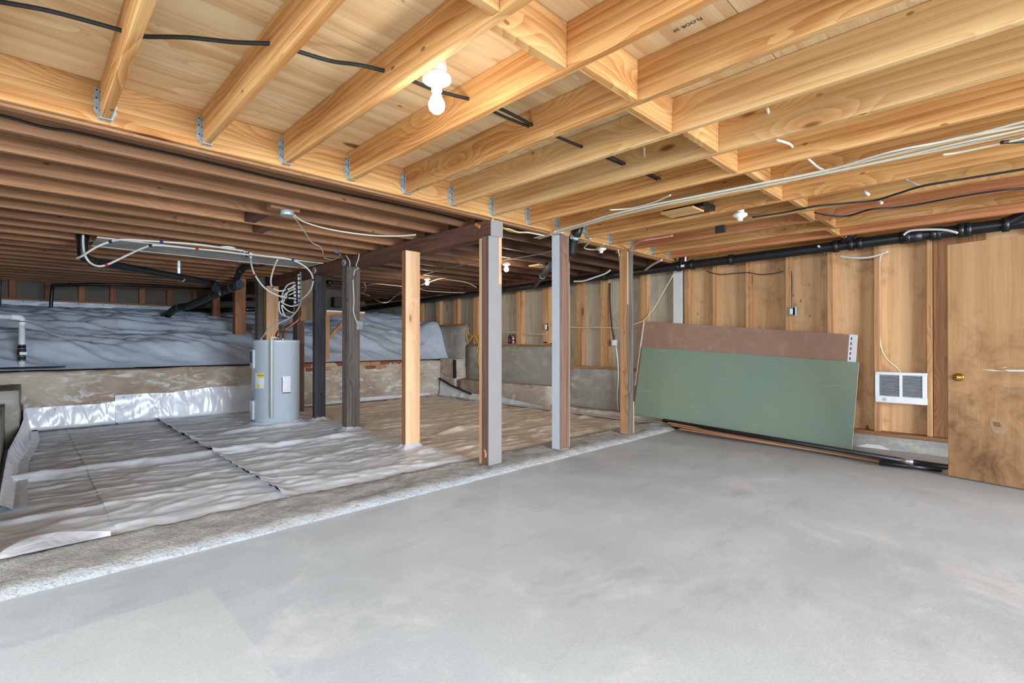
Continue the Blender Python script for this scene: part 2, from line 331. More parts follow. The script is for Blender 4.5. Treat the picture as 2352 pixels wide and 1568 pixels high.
# ================================================================== SETTING
YH = 3.157; ZJ = 2.202; ZS = 2.391; XS = 6.40; ZO = 2.185; YL = 8.30; YB = 12.1; ZG = .05
fl = MB().box(-3.2, 6.5, -3.6, 3.06, -.15, 0).build('floor', 'slab', None, (0, 0, 0)); tag(fl, kind='structure')
gr = MB().box(-1.6, 6.5, 3.06, 12.3, -.3, -.05).build('ground', 'conc_dark', None, (0, 0, 0)); tag(gr, kind='structure')
# curb
def curbp(u, w):
    x = -2.6+u*8.5; prof = [(3.03, -.01), (3.045, .012), (3.07, .030), (3.10, .040), (3.16, .044), (3.24, .045), (3.33, .050), (3.40, .056), (3.47, .050), (3.50, -.02)]
    k = w*(len(prof)-1); i = min(int(k), len(prof)-2); f = k-i; y = prof[i][0]*(1-f)+prof[i+1][0]*f; z = prof[i][1]*(1-f)+prof[i+1][1]*f
    r = float(fbm(x*6+3, y*9)-.47); r2 = float(fbm(x*22, y*26+9)-.47); a = 1 if z > .005 else .3
    return (x+(0 if u < .99 else r*.15), y+r*.045*a*(1 if w < .5 else .6), z+(r*.020+r2*.016)*a)
cu = MB().grid(curbp, 360, 26).build('curb', 'curb', None, (1.6, 3.2, 0)); tag(cu, kind='structure')
# ---- ceiling: new part
ce = struct('ceiling', (1.5, 1.5, ZS))
y1 = YH+.04; row = 0
while y1 > -3.4:
    y0 = y1-1.22; x0 = -3.2-(row % 2)*1.22-.35
    while x0 < 6.5:
        a, b = max(x0, -3.2), min(x0+2.44, 6.5)
        if b-a > .05: MB().box(a+.002, b-.002, max(y0, -3.6)+.002, y1-.002, ZS, ZS+.018).build('plywood_sheet', 'subfloor_ply', ce)
        x0 += 2.44
    y1 = y0; row += 1
MB().cbox(-3.2, 6.42, YH, YH+.040, 2.184, ZS-.001, .003).build('header_board', 'fir_x', ce)
bot = {1: (229.6, 268.9), 2: (463.1, 326.3), 3: (648, 374.7), 4: (798.5, 415.3), 5: (926.7, 447), 6: (1035.7, 474.6), 7: (1128.5, 495), 8: (1210, 514), 9: (1279, 530), 10: (1342.8, 546.7), 11: (1399, 560.4), 12: (1449.5, 571), 13: (1495.4, 582), 14: (1535, 592.9)}
JX = {k: py(*v, YH).x for k, v in bot.items()}; sp = .4363
for k in (0, -1, -2, -3): JX[k] = JX[1]-sp*(1-k)
JW = .040
jm = {m: MB().cbox(0, JW, -3.5-YH, 0, 0, ZS-ZJ-.001, .003).mesh('floor_joist', m) for m in ('fir_y', 'fir_bright_y', 'redfir_y')}
h = MB()   # hanger, in the joist's own frame: flanges on the header, side plates, seat
def flange(sx, x):
    pts = [(0, -.002), (0, .150), (-.026, .152), (-.020, .128), (-.029, .112), (-.020, .094), (-.029, .078), (-.020, .060), (-.026, .044), (-.003, -.004)]
    h.prism([(x+sx*a, -.0025, b) for a, b in pts], (0, .002, 0))
flange(1, 0); flange(-1, JW)
h.box(-.002, 0, -.034, -.002, -.004, .140); h.box(JW, JW+.002, -.034, -.002, -.004, .140); h.box(-.002, JW+.002, -.044, -.001, -.005, -.002)
for (a, b) in ((-.013, .140), (-.014, .102), (-.013, .052)):
    h.lathe([(.0045, 0), (.0035, .0025)], (a, -.0025, b), 8, (0, -1, 0), 1)
    h.lathe([(.0045, 0), (.0035, .0025)], (-.002, -.016, b-.012), 8, (-1, 0, 0), 1)
hm = h.mesh('joist_hanger', ['galv', 'abs_grey'])
tone = {3: 'fir_y', 6: 'fir_bright_y', 7: 'fir_bright_y', 12: 'redfir_y', 13: 'fir_y', 14: 'redfir_y', 8: 'fir_y'}
for k in sorted(JX):
    j = inst('floor_joist', jm[tone.get(k, 'fir_y')], ce, (JX[k], YH-.001, ZJ)); inst('joist_hanger', hm, j, (JX[k], YH-.001, ZJ))
ks = sorted(JX)
for a, b in zip(ks[:-1], ks[1:]):
    w = JX[b]-JX[a]-JW; y = 1.25+(.03 if a % 2 else -.03)
    MB().cbox(JX[a]+JW+.0005, JX[b]-.0005, y-.02, y+.02, ZJ+.004, ZS-.002, .003).build('blocking', 'fir_x', ce)
MB().cbox(JX[14]+JW+.0005, 6.42, 1.23, 1.27, ZJ+.004, ZS-.002, .003).build('blocking', 'fir_x', ce)
# grading stamps printed on the plywood
def text(body, size, M, mat, parent, name='printed_mark'):
    c = bpy.data.curves.new(name, 'FONT'); c.body = body; c.size = size; c.extrude = .0003; c.align_x = 'CENTER'; c.align_y = 'CENTER'
    o = bpy.data.objects.new(name, c); me = None
    COL.objects.link(o); dg = bpy.context.evaluated_depsgraph_get(); me = bpy.data.meshes.new_from_object(o.evaluated_get(dg)); bpy.data.objects.remove(o)
    me.materials.clear(); me.materials.append(MT[mat]); me.transform(Matrix(M)); me.update()
    o = bpy.data.objects.new(name, me); COL.objects.link(o); o.parent = parent; o.location = -wl(parent); return o
def stamp(u, v, lines, rot, size, mat='ink'):
    c = pz(u, v, ZS-.001); sheets = [o for o in ce.children if o.name.startswith('plywood_sheet')]
    par = min(sheets, key=lambda o: (wl(o).xy-c.xy).length)
    for i, (s, k) in enumerate(lines):
        M = Matrix.Translation(c) @ Matrix.Rotation(rot, 4, 'Z') @ Matrix.Rotation(math.pi, 4, 'X') @ Matrix.Translation((0, -i*size*.95, 0))
        text(s, size*k, M, mat, par)
stamp(1579, 57, [('FLOOR 20', 1.0)], math.radians(90), .027)
# ---- ceiling: old part
co2 = struct('ceiling', (2.5, 7.5, 2.36))
y = 3.2
while y < 12.25:
    MB().box(-1.6, 6.45, y+.002, y+.138, 2.362, 2.382).build('subfloor_board', 'old_x', co2); y += .14
om = [MB().cbox(-4.55/2-.05, 4.55/2+.05, 0, .045, 0, .176, .005).mesh('old_joist', 'old_x'), MB().cbox(-1.70, 1.70, 0, .045, 0, .176, .005).mesh('old_joist', 'old_dark_x')]
n = 0; OJ = []
while True:
    y = 3.60+.415*n
    if y > 12.0: break
    inst('old_joist', om[0], co2, (.72, y+random.uniform(-.012, .012), ZO+random.uniform(0, .006))); inst('old_joist', om[1], co2, (4.62, y+.055, ZO+random.uniform(0, .006))); OJ.append(y); n += 1
MB().cbox(-1.6, 6.40, YH+.042, YH+.102, 2.172, 2.361, .004).build('rim_joist', 'old_x', co2)
# short cross pieces between old joists
for (u, v, n0) in ((610, 436, 2), (625, 470, 3)):
    y = OJ[n0]; p = py(u, v, y); MB().cbox(p.x-.045, p.x+.045, y+.05, y+.41, ZO+.006, ZO+.10, .003).build('cross_block', 'old_y', co2)
# ---- middle low wall (ledge) with its brick course
wm = struct('wall_middle', (2.4, YL, 0))
def ledgef(u, w):
    x = -1.6+u*8.0; r = float(fbm(x*3, w*5+2)-.47); r2 = float(fbm(x*14, w*14)-.47)
    if w < .82: z = -.1+w/.82*.86; yy = YL+r*.05+r2*.02-.02
    else: z = .76+r*.03+r2*.012; yy = YL+(w-.82)/.18*.30
    return (x, yy, z)
MB().grid(ledgef, 260, 34).build('concrete_ledge', 'conc_ledge', wm)
bms = {m: MB().cbox(-.10, .10, -.05, .05, -.030, .030, .006).mesh('brick', m) for m in ('brick_red', 'brick_pale', 'brick_tan')}
for r in range(2):
    x = 3.0+(r % 2)*.11
    while x < 5.55:
        b = inst('brick', bms[random.choice(['brick_red', 'brick_red', 'brick_pale', 'brick_tan'])], wm, (x, YL+.02+random.uniform(-.008, .008), .665+r*.072)); b.rotation_euler.z = random.uniform(-.03, .03); x += .215
# ---- far foundation wall
wb = struct('wall_back', (2.4, YB, 0)); MB().box(-1.8, 6.6, YB+.21, YB+.3, -.1, 2.4).build('foundation', 'conc_dark', wb)  # unseen full-height box added behind the wall to stop sky light leaking in
MB().box(-1.6, 6.5, YB, YB+.2, -.1, 1.84).build('foundation', 'conc_wall', wb)
MB().cbox(-1.6, 6.45, YB-.03, YB+.12, 1.84, 1.88, .004).build('sill_plate', 'old_x', wb)
sm = MB().cbox(-.045, .045, -.02, .10, 0, .302, .004).mesh('stud', 'old_z'); pm = MB().cbox(-.205, .205, 0, .02, 0, .302, .003).mesh('infill_panel', 'conc_dark')
x = -1.5
while x < 6.4:
    inst('stud', sm, wb, (x, YB, 1.881)); inst('infill_panel', pm, wb, (x+.225, YB+.06, 1.881)); x += .45
# ---- left side
wL = struct('wall_left', (-.6, 7, 0))
MB().box(-1.8, -1.6, 3.2, 12.3, -.1, 2.36).build('foundation', 'conc_dark', wL)  # unseen full-height wall added to keep the crawlspace dark
def rough(x0, x1, y0, y1, z0, z1, amp=.02):
    bm = bmesh.new(); bmesh.ops.create_cube(bm, size=1); bmesh.ops.subdivide_edges(bm, edges=bm.edges, cuts=13, use_grid_fill=True)
    m = MB(); 
    for v in bm.verts:
        p = Vector((x0+(v.co.x+.5)*(x1-x0), y0+(v.co.y+.5)*(y1-y0), z0+(v.co.z+.5)*(z1-z0)))
        r = [float(fbm(p.x*5+p.z*4+k*9, p.y*5+p.z*3+k*7)-.47) for k in range(3)]; m.v.append(tuple(p+Vector(r)*amp*2))
    for f in bm.faces: m.f.append(tuple(v.index for v in f.verts)); m.m.append(0); m.s.append(True)
    bm.free(); return m
rough(-.95, -.03, 7.05, 8.30, -.05, .62).build('concrete_block', 'conc_old', wL)
rough(-.95, -.135, 3.5, 7.02, -.05, .50, .008).build('painted_block', 'conc_old', wL)
rough(-1.2, -.28, 11.2, 12.05, .8, 2.18, .02).build('pier', 'conc_dark', wL)
# ---- right wall: foundation steps, sill plates, studs, sheathing
wr = struct('wall_right', (XS, 3, 0))
steps = [(-3.6, 3.34, .135), (3.34, 5.32, .70), (5.32, 7.82, 1.05), (7.82, 12.2, 1.46)]
for (a, b, z) in steps:
    rough(XS-.03, XS+.20, a, b, -.06, z, .006).build('foundation', 'conc_wall', wr)
    MB().cbox(XS-.015, XS+.10, a+.01, b-.005, z+.001, z+.040, .004).build('sill_plate', 'plate_y', wr)
def zsill(y):
    for (a, b, z) in steps:
        if a <= y < b: return z+.041
    return 1.5
rough(6.08, XS-.03, 7.80, 8.30, -.05, .79, .02).build('footing', 'conc_ledge', wr); rough(6.12, XS-.03, 5.28, 7.80, -.05, .39, .02).build('footing', 'conc_ledge', wr)
rough(6.10, XS-.03, 3.34, 5.26, -.05, .10, .02).build('footing', 'conc_ledge', wr)
def stud(u0, u1, mat, y=None, w=None):
    if y is None:
        ya = px(u0, 700, XS).y; yb = px(u1, 700, XS).y; y = (ya+yb)/2; w = abs(ya-yb)
    w = max(.036, min(w, .15)); z0 = zsill(y)
    return MB().cbox(XS, XS+.088, y-w/2, y+w/2, z0, 2.17, .003).build('stud', mat, wr)
for a, b in ((1571, 1582), (1636, 1648), (1712, 1725), (1804, 1816), (1900, 1914), (2007, 2021), (2128, 2141)): stud(a, b, 'stud_z')
for y in (-.2, -.6, -1.0, -1.4, -1.8, -2.2): stud(0, 0, 'stud_z', y, .038)
for a, b in ((1324, 1338), (1378, 1399), (1470, 1487), (1185, 1200), (1240, 1268), (1083, 1102), (1034, 1058), (995, 1016), (955, 972)): stud(a, b, 'stud_pale_z')
stud(1546, 1567, 'paint_cream')
for (a, b, m) in ((-3.6, -2.1, 'ply_z'), (-2.1, -.88, 'ply_z'), (-.88, .34, 'ply_z'), (.34, 1.56, 'ply_z'), (1.56, 2.78, 'ply_z'), (2.78, 3.34, 'ply_z'), (3.34, 4.56, 'ply_grey_z'), (4.56, 5.78, 'ply_grey_z'), (5.78, 7.0, 'ply_grey_z'), (7.0, 8.22, 'ply_grey_z'), (8.22, 9.44, 'ply_grey_z'), (9.44, 12.2, 'ply_grey_z')):
    z0 = min(zsill(a), zsill(b-.01))
    MB().box(XS+.089, XS+.105, a+.002, b-.002, z0, 2.19).build('sheathing_panel', m, wr)
ya, yb = px(2143, 700, XS+.03).y, px(2200, 700, XS+.03).y
MB().cbox(XS+.03, XS+.068, yb-.2, ya, .176, 2.19, .004).build('jamb_board', 'jamb_z', wr)
MB().cbox(XS, XS+.088, -3.5, 3.14, 2.171, 2.20, .004).build('top_plate', 'plate_y', wr); MB().cbox(XS, XS+.088, 3.28, 12.0, 2.151, 2.184, .004).build('top_plate', 'old_y', wr)
# ================================================================== SHEETING
def gh(X, Y):
    """height of the ground sheet"""
    z = .036+.012*(fbm(X*.6+2, Y*2.0)-.47)*2
    q = fbm(X*.75+5+.5*vn(X*1.3, Y*1.3), Y*3.2+1.6*fbm(X*.6, Y*.7+4)); z = z+.014*np.clip(1-np.abs(q-.47)*10, 0, 1)**1.5
    q2 = fbm(X*2.6+11+Y, Y*5.5+3.2*vn(X*.9+7, Y*.8)+X*.8); z = z+.010*np.clip(1-np.abs(q2-.47)*7, 0, 1)**1.3; q3 = fbm(X*6+31, Y*15+5*vn(X*1.2+3, Y)-X*1.5); z = z+.005*np.clip(1-np.abs(q3-.47)*6, 0, 1)
    z = z+.040*np.exp(-((Y-5.36-.05*np.sin(X*2.3)-.03*np.sin(X*5))/.070)**2)*(X > -.1)*np.clip((3.1-X)/.5, 0, 1)
    z = z+.035*np.exp(-((Y-6.45-.06*np.sin(X*3+1))/.06)**2)*np.clip((X-1.3)/.4, 0, 1)*np.clip((3.0-X)/.5, 0, 1)
    z = z+.05*np.exp(-((Y-4.62-.28*(X-3.4)-.08*np.sin(X*4))/.05)**2)*np.exp(-((X-3.85)/.42)**2)
    return z*np.clip((Y-3.38)/.25, .55, 1)
def groundsheet(x0, x1, y0, y1, mat, label, lift=0, lip=0, res=.022):
    nx = int((x1-x0)/res); ny = int((y1-y0)/res); X, Y = np.meshgrid(np.linspace(x0, x1, nx+1), np.linspace(y0, y1, ny+1))
    X2 = X+.012*(fbm(Y*2+x0*7, X*0+3)-.47)*np.clip((X-x0)*99, 0, 1); Y2 = Y+.05*(fbm(X*2.2+1, Y*0+6)-.47)*(Y < y0+.2)
    Z = gh(X2, Y2)+lift
    if lip: Z = Z+lip*np.exp(-((X-x0)/.05)**2)*(.4+fbm(Y*2.5, X*0+9))
    m = MB(); m.v = list(zip(X2.ravel().tolist(), Y2.ravel().tolist(), Z.ravel().tolist()))
    for j in range(ny):
        for i in range(nx): a = j*(nx+1)+i; m.f.append((a, a+1, a+nx+2, a+nx+1))
    m.m = [0]*len(m.f); m.s = [True]*len(m.f)
    return tag(m.build('ground_sheet', mat, None, ((x0+x1)/2, (y0+y1)/2, 0)), label, 'plastic sheet')
groundsheet(-.16, .40, 3.42, 8.27, 'sheet_dusty', 'narrow dusty grey ground sheet lying beside the left block wall', 0)
groundsheet(.37, 1.31, 3.42, 8.27, 'sheet_dusty', 'dusty grey ground sheet under the black-edged overlap near the low concrete wall', .004)
groundsheet(1.27, 2.93, 3.42, 8.27, 'sheet_dusty', 'dusty grey ground sheet under the water heater, one edge curling up', .009, .035)
groundsheet(2.90, 6.10, 3.40, 8.27, 'sheet_brown', 'dirty brown, lamp-tinted ground sheet between the timber posts and the right foundation', .006)
def slope(X, Y):
    b = np.interp(Y, [8.36, 8.5, 9.0, 9.8, 10.8, 12.2], [.775, .83, 1.07, 1.30, 1.49, 1.62])
    b = b+np.clip((X-3.2)/1.2, 0, 1)*.26*np.exp(-((Y-9.9)/1.3)**2)*np.clip((Y-8.4)/.8, 0, 1)+np.exp(-((X-6.3)/.40)**2)*.42*np.exp(-((Y-8.75)/.40)**2)*np.clip((Y-8.36)/.25, 0, 1)
    e = np.clip((Y-8.38)/.35, 0, 1); c = Y+.30*X+.25*fbm(X*.7+4, Y*.7)
    d = fbm(X*.45+7, c*1.9); b = b+.12*np.exp(-((d-.47)*9)**2)*e
    d2 = fbm(X*1.1+Y*.5, (Y+.55*X)*3.6+8); b = b+.050*np.exp(-((d2-.47)*8)**2)*e
    d3 = fbm(X*2.2+3, (Y+.2*X)*7+2); return b+.018*np.exp(-((d3-.47)*7)**2)*e
def slopesheet(x0, x1, y0, y1, mat, name, label, dz=0):
    nx = int((x1-x0)/.022); ny = int((y1-y0)/.022); X, Y = np.meshgrid(np.linspace(x0, x1, nx+1), np.linspace(y0, y1, ny+1)); Z = slope(X, Y)+dz
    m = MB(); m.v = list(zip(X.ravel().tolist(), Y.ravel().tolist(), Z.ravel().tolist()))
    for j in range(ny):
        for i in range(nx): a = j*(nx+1)+i; m.f.append((a, a+1, a+nx+2, a+nx+1))
    m.m = [0]*len(m.f); m.s = [True]*len(m.f); return tag(m.build(name, mat, None, ((x0+x1)/2, (y0+y1)/2, 0)), label, 'plastic sheet')
slopesheet(-1.55, 1.06, 8.36, 12.05, 'sheet_slope', 'slope_sheet', 'rumpled blue-grey sheet over the earth bank behind the white sump pipe')
slopesheet(1.03, 3.2, 8.36, 12.05, 'sheet_slope', 'slope_sheet', 'rumpled blue-grey sheet pierced by the black main drain pipe', .004)
slopesheet(3.17, 6.36, 8.36, 12.05, 'sheet_slope', 'slope_sheet', 'grey sheet heaped above the brick course, its corner folded up by the right wall', .004)
def wallsheet(u, w):
    x = -1.2+u*6.0; z = 1.50+w*.345; r = float(fbm(x*1.4, w*2)-.47); return (x, YB-.035-.06*r*(1-w)-.02, z)
ws = tag(MB().grid(wallsheet, 160, 12).build('wall_sheet', 'sheet_slope', None), 'pale grey sheet tacked along the top of the far foundation wall', 'plastic sheet')
def tacks(parent, pts, nrm, r=.007):
    m = MB()
    for p in pts: m.lathe([(r, 0), (r*.7, .003)], p, 6, nrm)
    o = m.build('fastener_row', 'tack_black', parent); o['kind'] = 'stuff'
tacks(ws, [(-1.1+i*.36, YB-.064, 1.822) for i in range(16)], (0, -1, 0), .009)
def wrap(name, label, top, base, nrm, nu=120, nw=14, amp=.03, mat='sheet_white', tackrow=True, seed=0, lipw=.10):
    """white sheet hung from the top polyline down to the base polyline, then turned out along the ground; nrm points away from the wall"""
    top = [Vector(p) for p in top]; base = [Vector(p) for p in base]; nrm = Vector(nrm)
    def at(P, u):
        L = [0]
        for i in range(len(P)-1): L.append(L[-1]+max(1e-6, (P[i+1]-P[i]).length))
        s = u*L[-1]
        for i in range(len(P)-1):
            if s <= L[i+1] or i == len(P)-2: return P[i].lerp(P[i+1], (s-L[i])/(L[i+1]-L[i]))
    def fn(u, w):
        t, b = at(top, u), at(base, u); p = t.lerp(b, min(1, w/.85)); k = math.sin(min(1, w/.85)*math.pi*.75)
        r = float(vn(u*9+w*1.5+seed, w*1.1+seed)-.5); r2 = float(vn(u*21-w*2.5+seed, w*.9)-.5)
        p = p+nrm*(.012+k*(r*amp*2+abs(r2)*amp*.6)+max(0, w-.15)*.03)
        if w > .85: p = p+nrm*((w-.85)/.15*lipw)+Vector((0, 0, .012))
        return p
    o = tag(MB().grid(fn, nu, nw).build(name, mat, None), label, 'plastic sheet')
    if tackrow:
        n = max(3, int(sum((top[i+1]-top[i]).length for i in range(len(top)-1))/.17))
        tacks(o, [at(top, (i+.5)/n)+nrm*.016+Vector((0, 0, -.035)) for i in range(n)], nrm)
    return o
q = lambda u, v: py(u, v, YL-.03)
T1 = [q(58, 938), q(150, 931), q(225, 927), q(262, 921), q(268, 920)]; B1 = [Vector((p.x, YL-.05, .055)) for p in T1]
wrap('wall_wrap', 'shiny white plastic wrap at the foot of the low wall, by the left block', T1, B1, (0, -1, 0), 90, seed=1, amp=.022)
T2 = [q(264, 907), q(330, 903), q(400, 901), q(402, 899), q(490, 888), q(584, 884), q(640, 884)]; B2 = [Vector((p.x, YL-.05, .055)) for p in T2]
wrap('wall_wrap', 'shiny white plastic wrap stepped up the low wall beside the water heater', T2, B2, (0, -1, 0), 130, seed=5, amp=.022)
T3 = [q(690, 931), q(780, 919), q(830, 913), q(985, 901)]; B3 = [Vector((p.x, YL-.05, .06)) for p in T3]
wrap('wall_wrap', 'white plastic strip below the brick course of the low wall', T3, B3, (0, -1, 0), 120, seed=9, amp=.012)
T4 = [Vector((-.02, 8.24, .40)), Vector((-.02, 7.3, .30)), Vector((-.05, 6.8, .25)), Vector((-.11, 6.0, .19)), Vector((-.12, 5.2, .14)), Vector((-.125, 4.4, .11))]; B4 = [Vector((p.x+.05, p.y, .055)) for p in T4]
wrap('wall_wrap', 'white plastic wrap tacked along the foot of the left block wall', T4, B4, (1, 0, 0), 150, seed=13, amp=.008, lipw=.05)
T5 = [px(988, 868, 6.06), px(1040, 886, 6.06), px(1085, 904, 6.06)]; T5 = [Vector((6.06, 8.22, px(988, 868, 6.06).z)), T5[1], T5[2]]; B5 = [Vector((6.04, p.y, .05)) for p in T5]
w5 = wrap('wall_wrap', 'grey-white plastic wrap with a black top strip in the corner by the right footing', T5, B5, (-1, 0, 0), 50, seed=17, amp=.012, mat='sheet_white', tackrow=False)
o = MB().tube([T5[0]+Vector((-.04, 0, .01)), T5[1]+Vector((-.05, 0, .015)), T5[2]+Vector((-.04, 0, .0))], .03, 8, flat=.6).build('edge_strip', 'rubber', w5); o['label'] = 'black rubber strip on the top edge'
T6 = [Vector((6.06, px(1083, 903, 6.06).y, px(1083, 903, 6.06).z)), px(1165, 914, 6.08), px(1265, 937, 6.07), px(1420, 964, 6.05), px(1497, 966, 6.03)]
B6 = [Vector((p.x-.05, p.y, .05)) for p in T6]
wrap('wall_wrap', 'long white plastic strip along the foot of the right foundation wall', T6, B6, (-1, 0, 0), 150, seed=21, amp=.012, lipw=.16)
def flapf(u, w):
    a = pz(0, 1284, .06); b = pz(255, 1233, .06); c = a.lerp(b, u); s = math.sin(math.pi*u)
    return (c.x, 3.42+w*(.03+.22*s**.8)*(1.15-u*.75), .066+.020*w)
tag(MB().grid(flapf, 40, 8).build('turned_flap', 'sheet_white', None), 'clean white turned-back sheet edge lying along the concrete curb', 'plastic sheet')

m = MB(); m.prism([px(u, v, XS-.034) for u, v in ((1962, 1024), (1990, 1019), (2022, 1022), (2046, 1034), (2052, 1042), (2000, 1036), (1968, 1034))], (-.002, 0, 0)); m.build('paint_splash', 'paint_cream', wr)
# ---- rims closing the edges of both floors
MB().box(6.42, 6.47, -3.6, 3.14, 2.172, ZS-.001).build('rim_joist', 'fir_y', ce)
MB().box(6.405, 6.45, 3.30, 12.1, 2.185, 2.361).build('rim_joist', 'old_y', co2); MB().box(-1.6, 6.40, YB+.02, YB+.06, 2.185, 2.361).build('rim_joist', 'old_x', co2)
# ================================================================== TIMBER POSTS AND BEAM
bmo = thing('beam', 'dark brown timber beam carrying the old joists on a row of posts', 'beam', (2.95, 3.19, 2.03))
MB().cbox(2.88, 3.02, 3.19, 12.05, 2.03, 2.184, .006).build('timber', 'old_y', bmo)
MB().box(2.879, 3.021, 3.186, 3.19, 2.032, 2.180).build('painted_end', 'paint_grey', bmo)
for (u, v, s) in ((1097, 518, 1), (1132, 505, 0)):
    p = px(u, v, 2.876) if s else py(u, v, 3.182); M = Matrix.Translation(p) @ (Matrix.Rotation(.5, 4, 'X') if s else Matrix.Rotation(.1, 4, 'Y'))
    MB().cbox(-.006 if s else -.012, .006 if s else .012, -.035 if s else -.005, .035 if s else .005, -.014 if s else -.02, .014 if s else .02, .003, M).build('wood_cleat', 'fir_y', bmo)
def post(ul, uc, ur, vb, z0, zt, mx, my, label, extra=None, name='support_post'):
    c = pz(uc, vb, z0); yl = px(ul, vb, c.x).y; xr = py(ur, vb, c.y).x
    t = thing(name, label, 'post', ((c.x+xr)/2, (c.y+yl)/2, z0))
    MB().cbox(c.x, xr, c.y, yl, z0, zt, .005, fm=[0, 0, 1, 1, 0, 0]).build('timber', [mx, my], t)
    return t, c, xr, yl
t, c, xr, yl = post(1106, 1123, 1153, 1070.6, .048, 2.029, 'brown_z', 'paint_grey', 'thick post under the beam end, grey paint on its front face', None)
MB().cbox(c.x+.004, c.x+.13, yl+.001, yl+.038, .05, 2.02, .003).build('sister_board', 'cedar_z', t)
MB().cbox(xr-.036, xr-.004, c.y-.002, c.y+.03, 1.62, 2.028, .002).build('splint', 'cedar_z', t)
m = MB(); p = Vector((c.x-.001, c.y+.05, .16)); m.prism([(p.x, p.y-.018, .12), (p.x, p.y-.022, .15), (p.x, p.y-.004, .185), (p.x, p.y+.014, .18), (p.x, p.y-.002, .15), (p.x, p.y+.004, .115)], (-.002, 0, 0)); m.build('split_chip', 'cedar_z', t)
t, c, xr, yl = post(1267, 1286, 1308, 1034, .048, 2.183, 'paint_white', 'brown_z', 'square post on the curb with one white-painted face', None)
MB().cbox(xr+.001, xr+.030, c.y+.02, c.y+.11, .05, 1.93, .003).build('sister_board', 'cedar_z', t)
MB().cbox(xr-.01, xr+.05, c.y+.10, c.y+.13, 1.30, 1.62, .003).build('backing_plate', 'galv_box', t)
t, c, xr, yl = post(1424, 1442, 1455, 998, .048, 2.183, 'stud_z', 'grey_z', 'slim brown post on the curb near the leaning boards', None)
MB().cbox(c.x-.001, c.x+.010, c.y-.004, c.y+.008, 1.55, 2.16, .002).build('splint', 'cedar_z', t); MB().cbox(xr-.005, xr+.02, c.y+.002, c.y+.05, .05, .42, .003).build('splint', 'cedar_z', t)
t, c, xr, yl = post(922, 932, 965, 1032, .05, 2.029, 'cedar_side_z', 'cedar_z', 'new pale cedar post with knots, second under the beam', None)
t, c, xr, yl = post(785, 797, 827, 990, .05, 2.029, 'grey_z', 'grey_z', 'weathered grey post carrying a switch box and white cable', None); PC = (c, xr, yl)
t, c, xr, yl = post(717.5, 723, 748, 967, .05, 2.029, 'char_z', 'char_z', 'blackened grey post just right of the water heater', None); PB = (c, xr, yl)
t, c, xr, yl = post(672, 683, 699, 953, .05, 2.029, 'grey_z', 'brown_z', 'dark brown post standing close behind the water heater', None)
def post2(x0, x1, y0, y1, z0, zt, mx, my, label, base=False):
    t = thing('support_post', label, 'post', ((x0+x1)/2, (y0+y1)/2, z0)); MB().cbox(x0, x1, y0, y1, z0, zt, .005, fm=[0, 0, 1, 1, 0, 0]).build('timber', [mx, my], t)
    if base: MB().cbox(x0-.02, x1+.02, y0-.02, y1+.02, z0-.02, z0+.085, .008).build('base_wrap', 'foam_white', t)
a = py(612, 700, 8.42); b = py(640, 700, 8.42); post2(a.x, b.x, 8.42, 8.56, .77, 2.029, 'stud_z', 'cedar_z', 'reddish new post on the low wall above the water heater')
a = py(592, 700, 8.60); b = py(609, 700, 8.60); post2(a.x, b.x, 8.60, 8.74, .78, 2.183, 'grey_z', 'grey_z', 'grey old post on the low wall beside the reddish one')
for (u0, u1, Y, zb, lab) in ((540, 565, 9.0, 1.02, 'dark post with a white base wrap on the earth bank'), (489, 506, 10.4, 1.43, 'smaller far post with a white base wrap below the drain pipes')):
    a = py(u0, 740, Y); b = py(u1, 740, Y); post2(a.x, b.x, Y, Y+.14, zb, 2.183, 'old_z', 'old_z', lab, True)
def collar_wrap(t, x0, x1, y0, y1, z=.05, sd=0):
    m = MB(); n = 40; cx, cy = (x0+x1)/2, (y0+y1)/2; V = []
    for i in range(n):
        th = 2*math.pi*i/n; c, s_ = math.cos(th), math.sin(th); k = 1/max(abs(c), abs(s_)); hx_, hy_ = (x1-x0)/2+.004, (y1-y0)/2+.004
        r1 = float(vn(i*.7+sd, 3.3)); r2 = float(vn(i*.9+sd, 8.1)); V += [(cx+c*k*hx_, cy+s_*k*hy_, z+.022+r1*.03), (cx+c*(k*hx_+.018+.02*r2), cy+s_*(k*hy_+.018+.02*r2), z+.016), (cx+c*(k*hx_+.06+.07*r2), cy+s_*(k*hy_+.06+.07*r2), z-.004)]
    F = []
    for i in range(n):
        j = (i+1) % n
        for k in (0, 1): F.append((i*3+k, i*3+k+1, j*3+k+1, j*3+k))
    m.add(V, F, 0, True); m.build('base_wrap', 'sheet_white', t)
for o in [o for o in COL.objects if o.name.startswith('support_post') and o.parent is None and abs(o.location.z-.05) < .001]:
    ch = [c_ for c_ in o.children if c_.name.startswith('timber')][0]; vs = [wl(ch)+v.co for v in ch.data.vertices]
    collar_wrap(o, min(v.x for v in vs), max(v.x for v in vs), min(v.y for v in vs), max(v.y for v in vs), .055, random.random()*50)
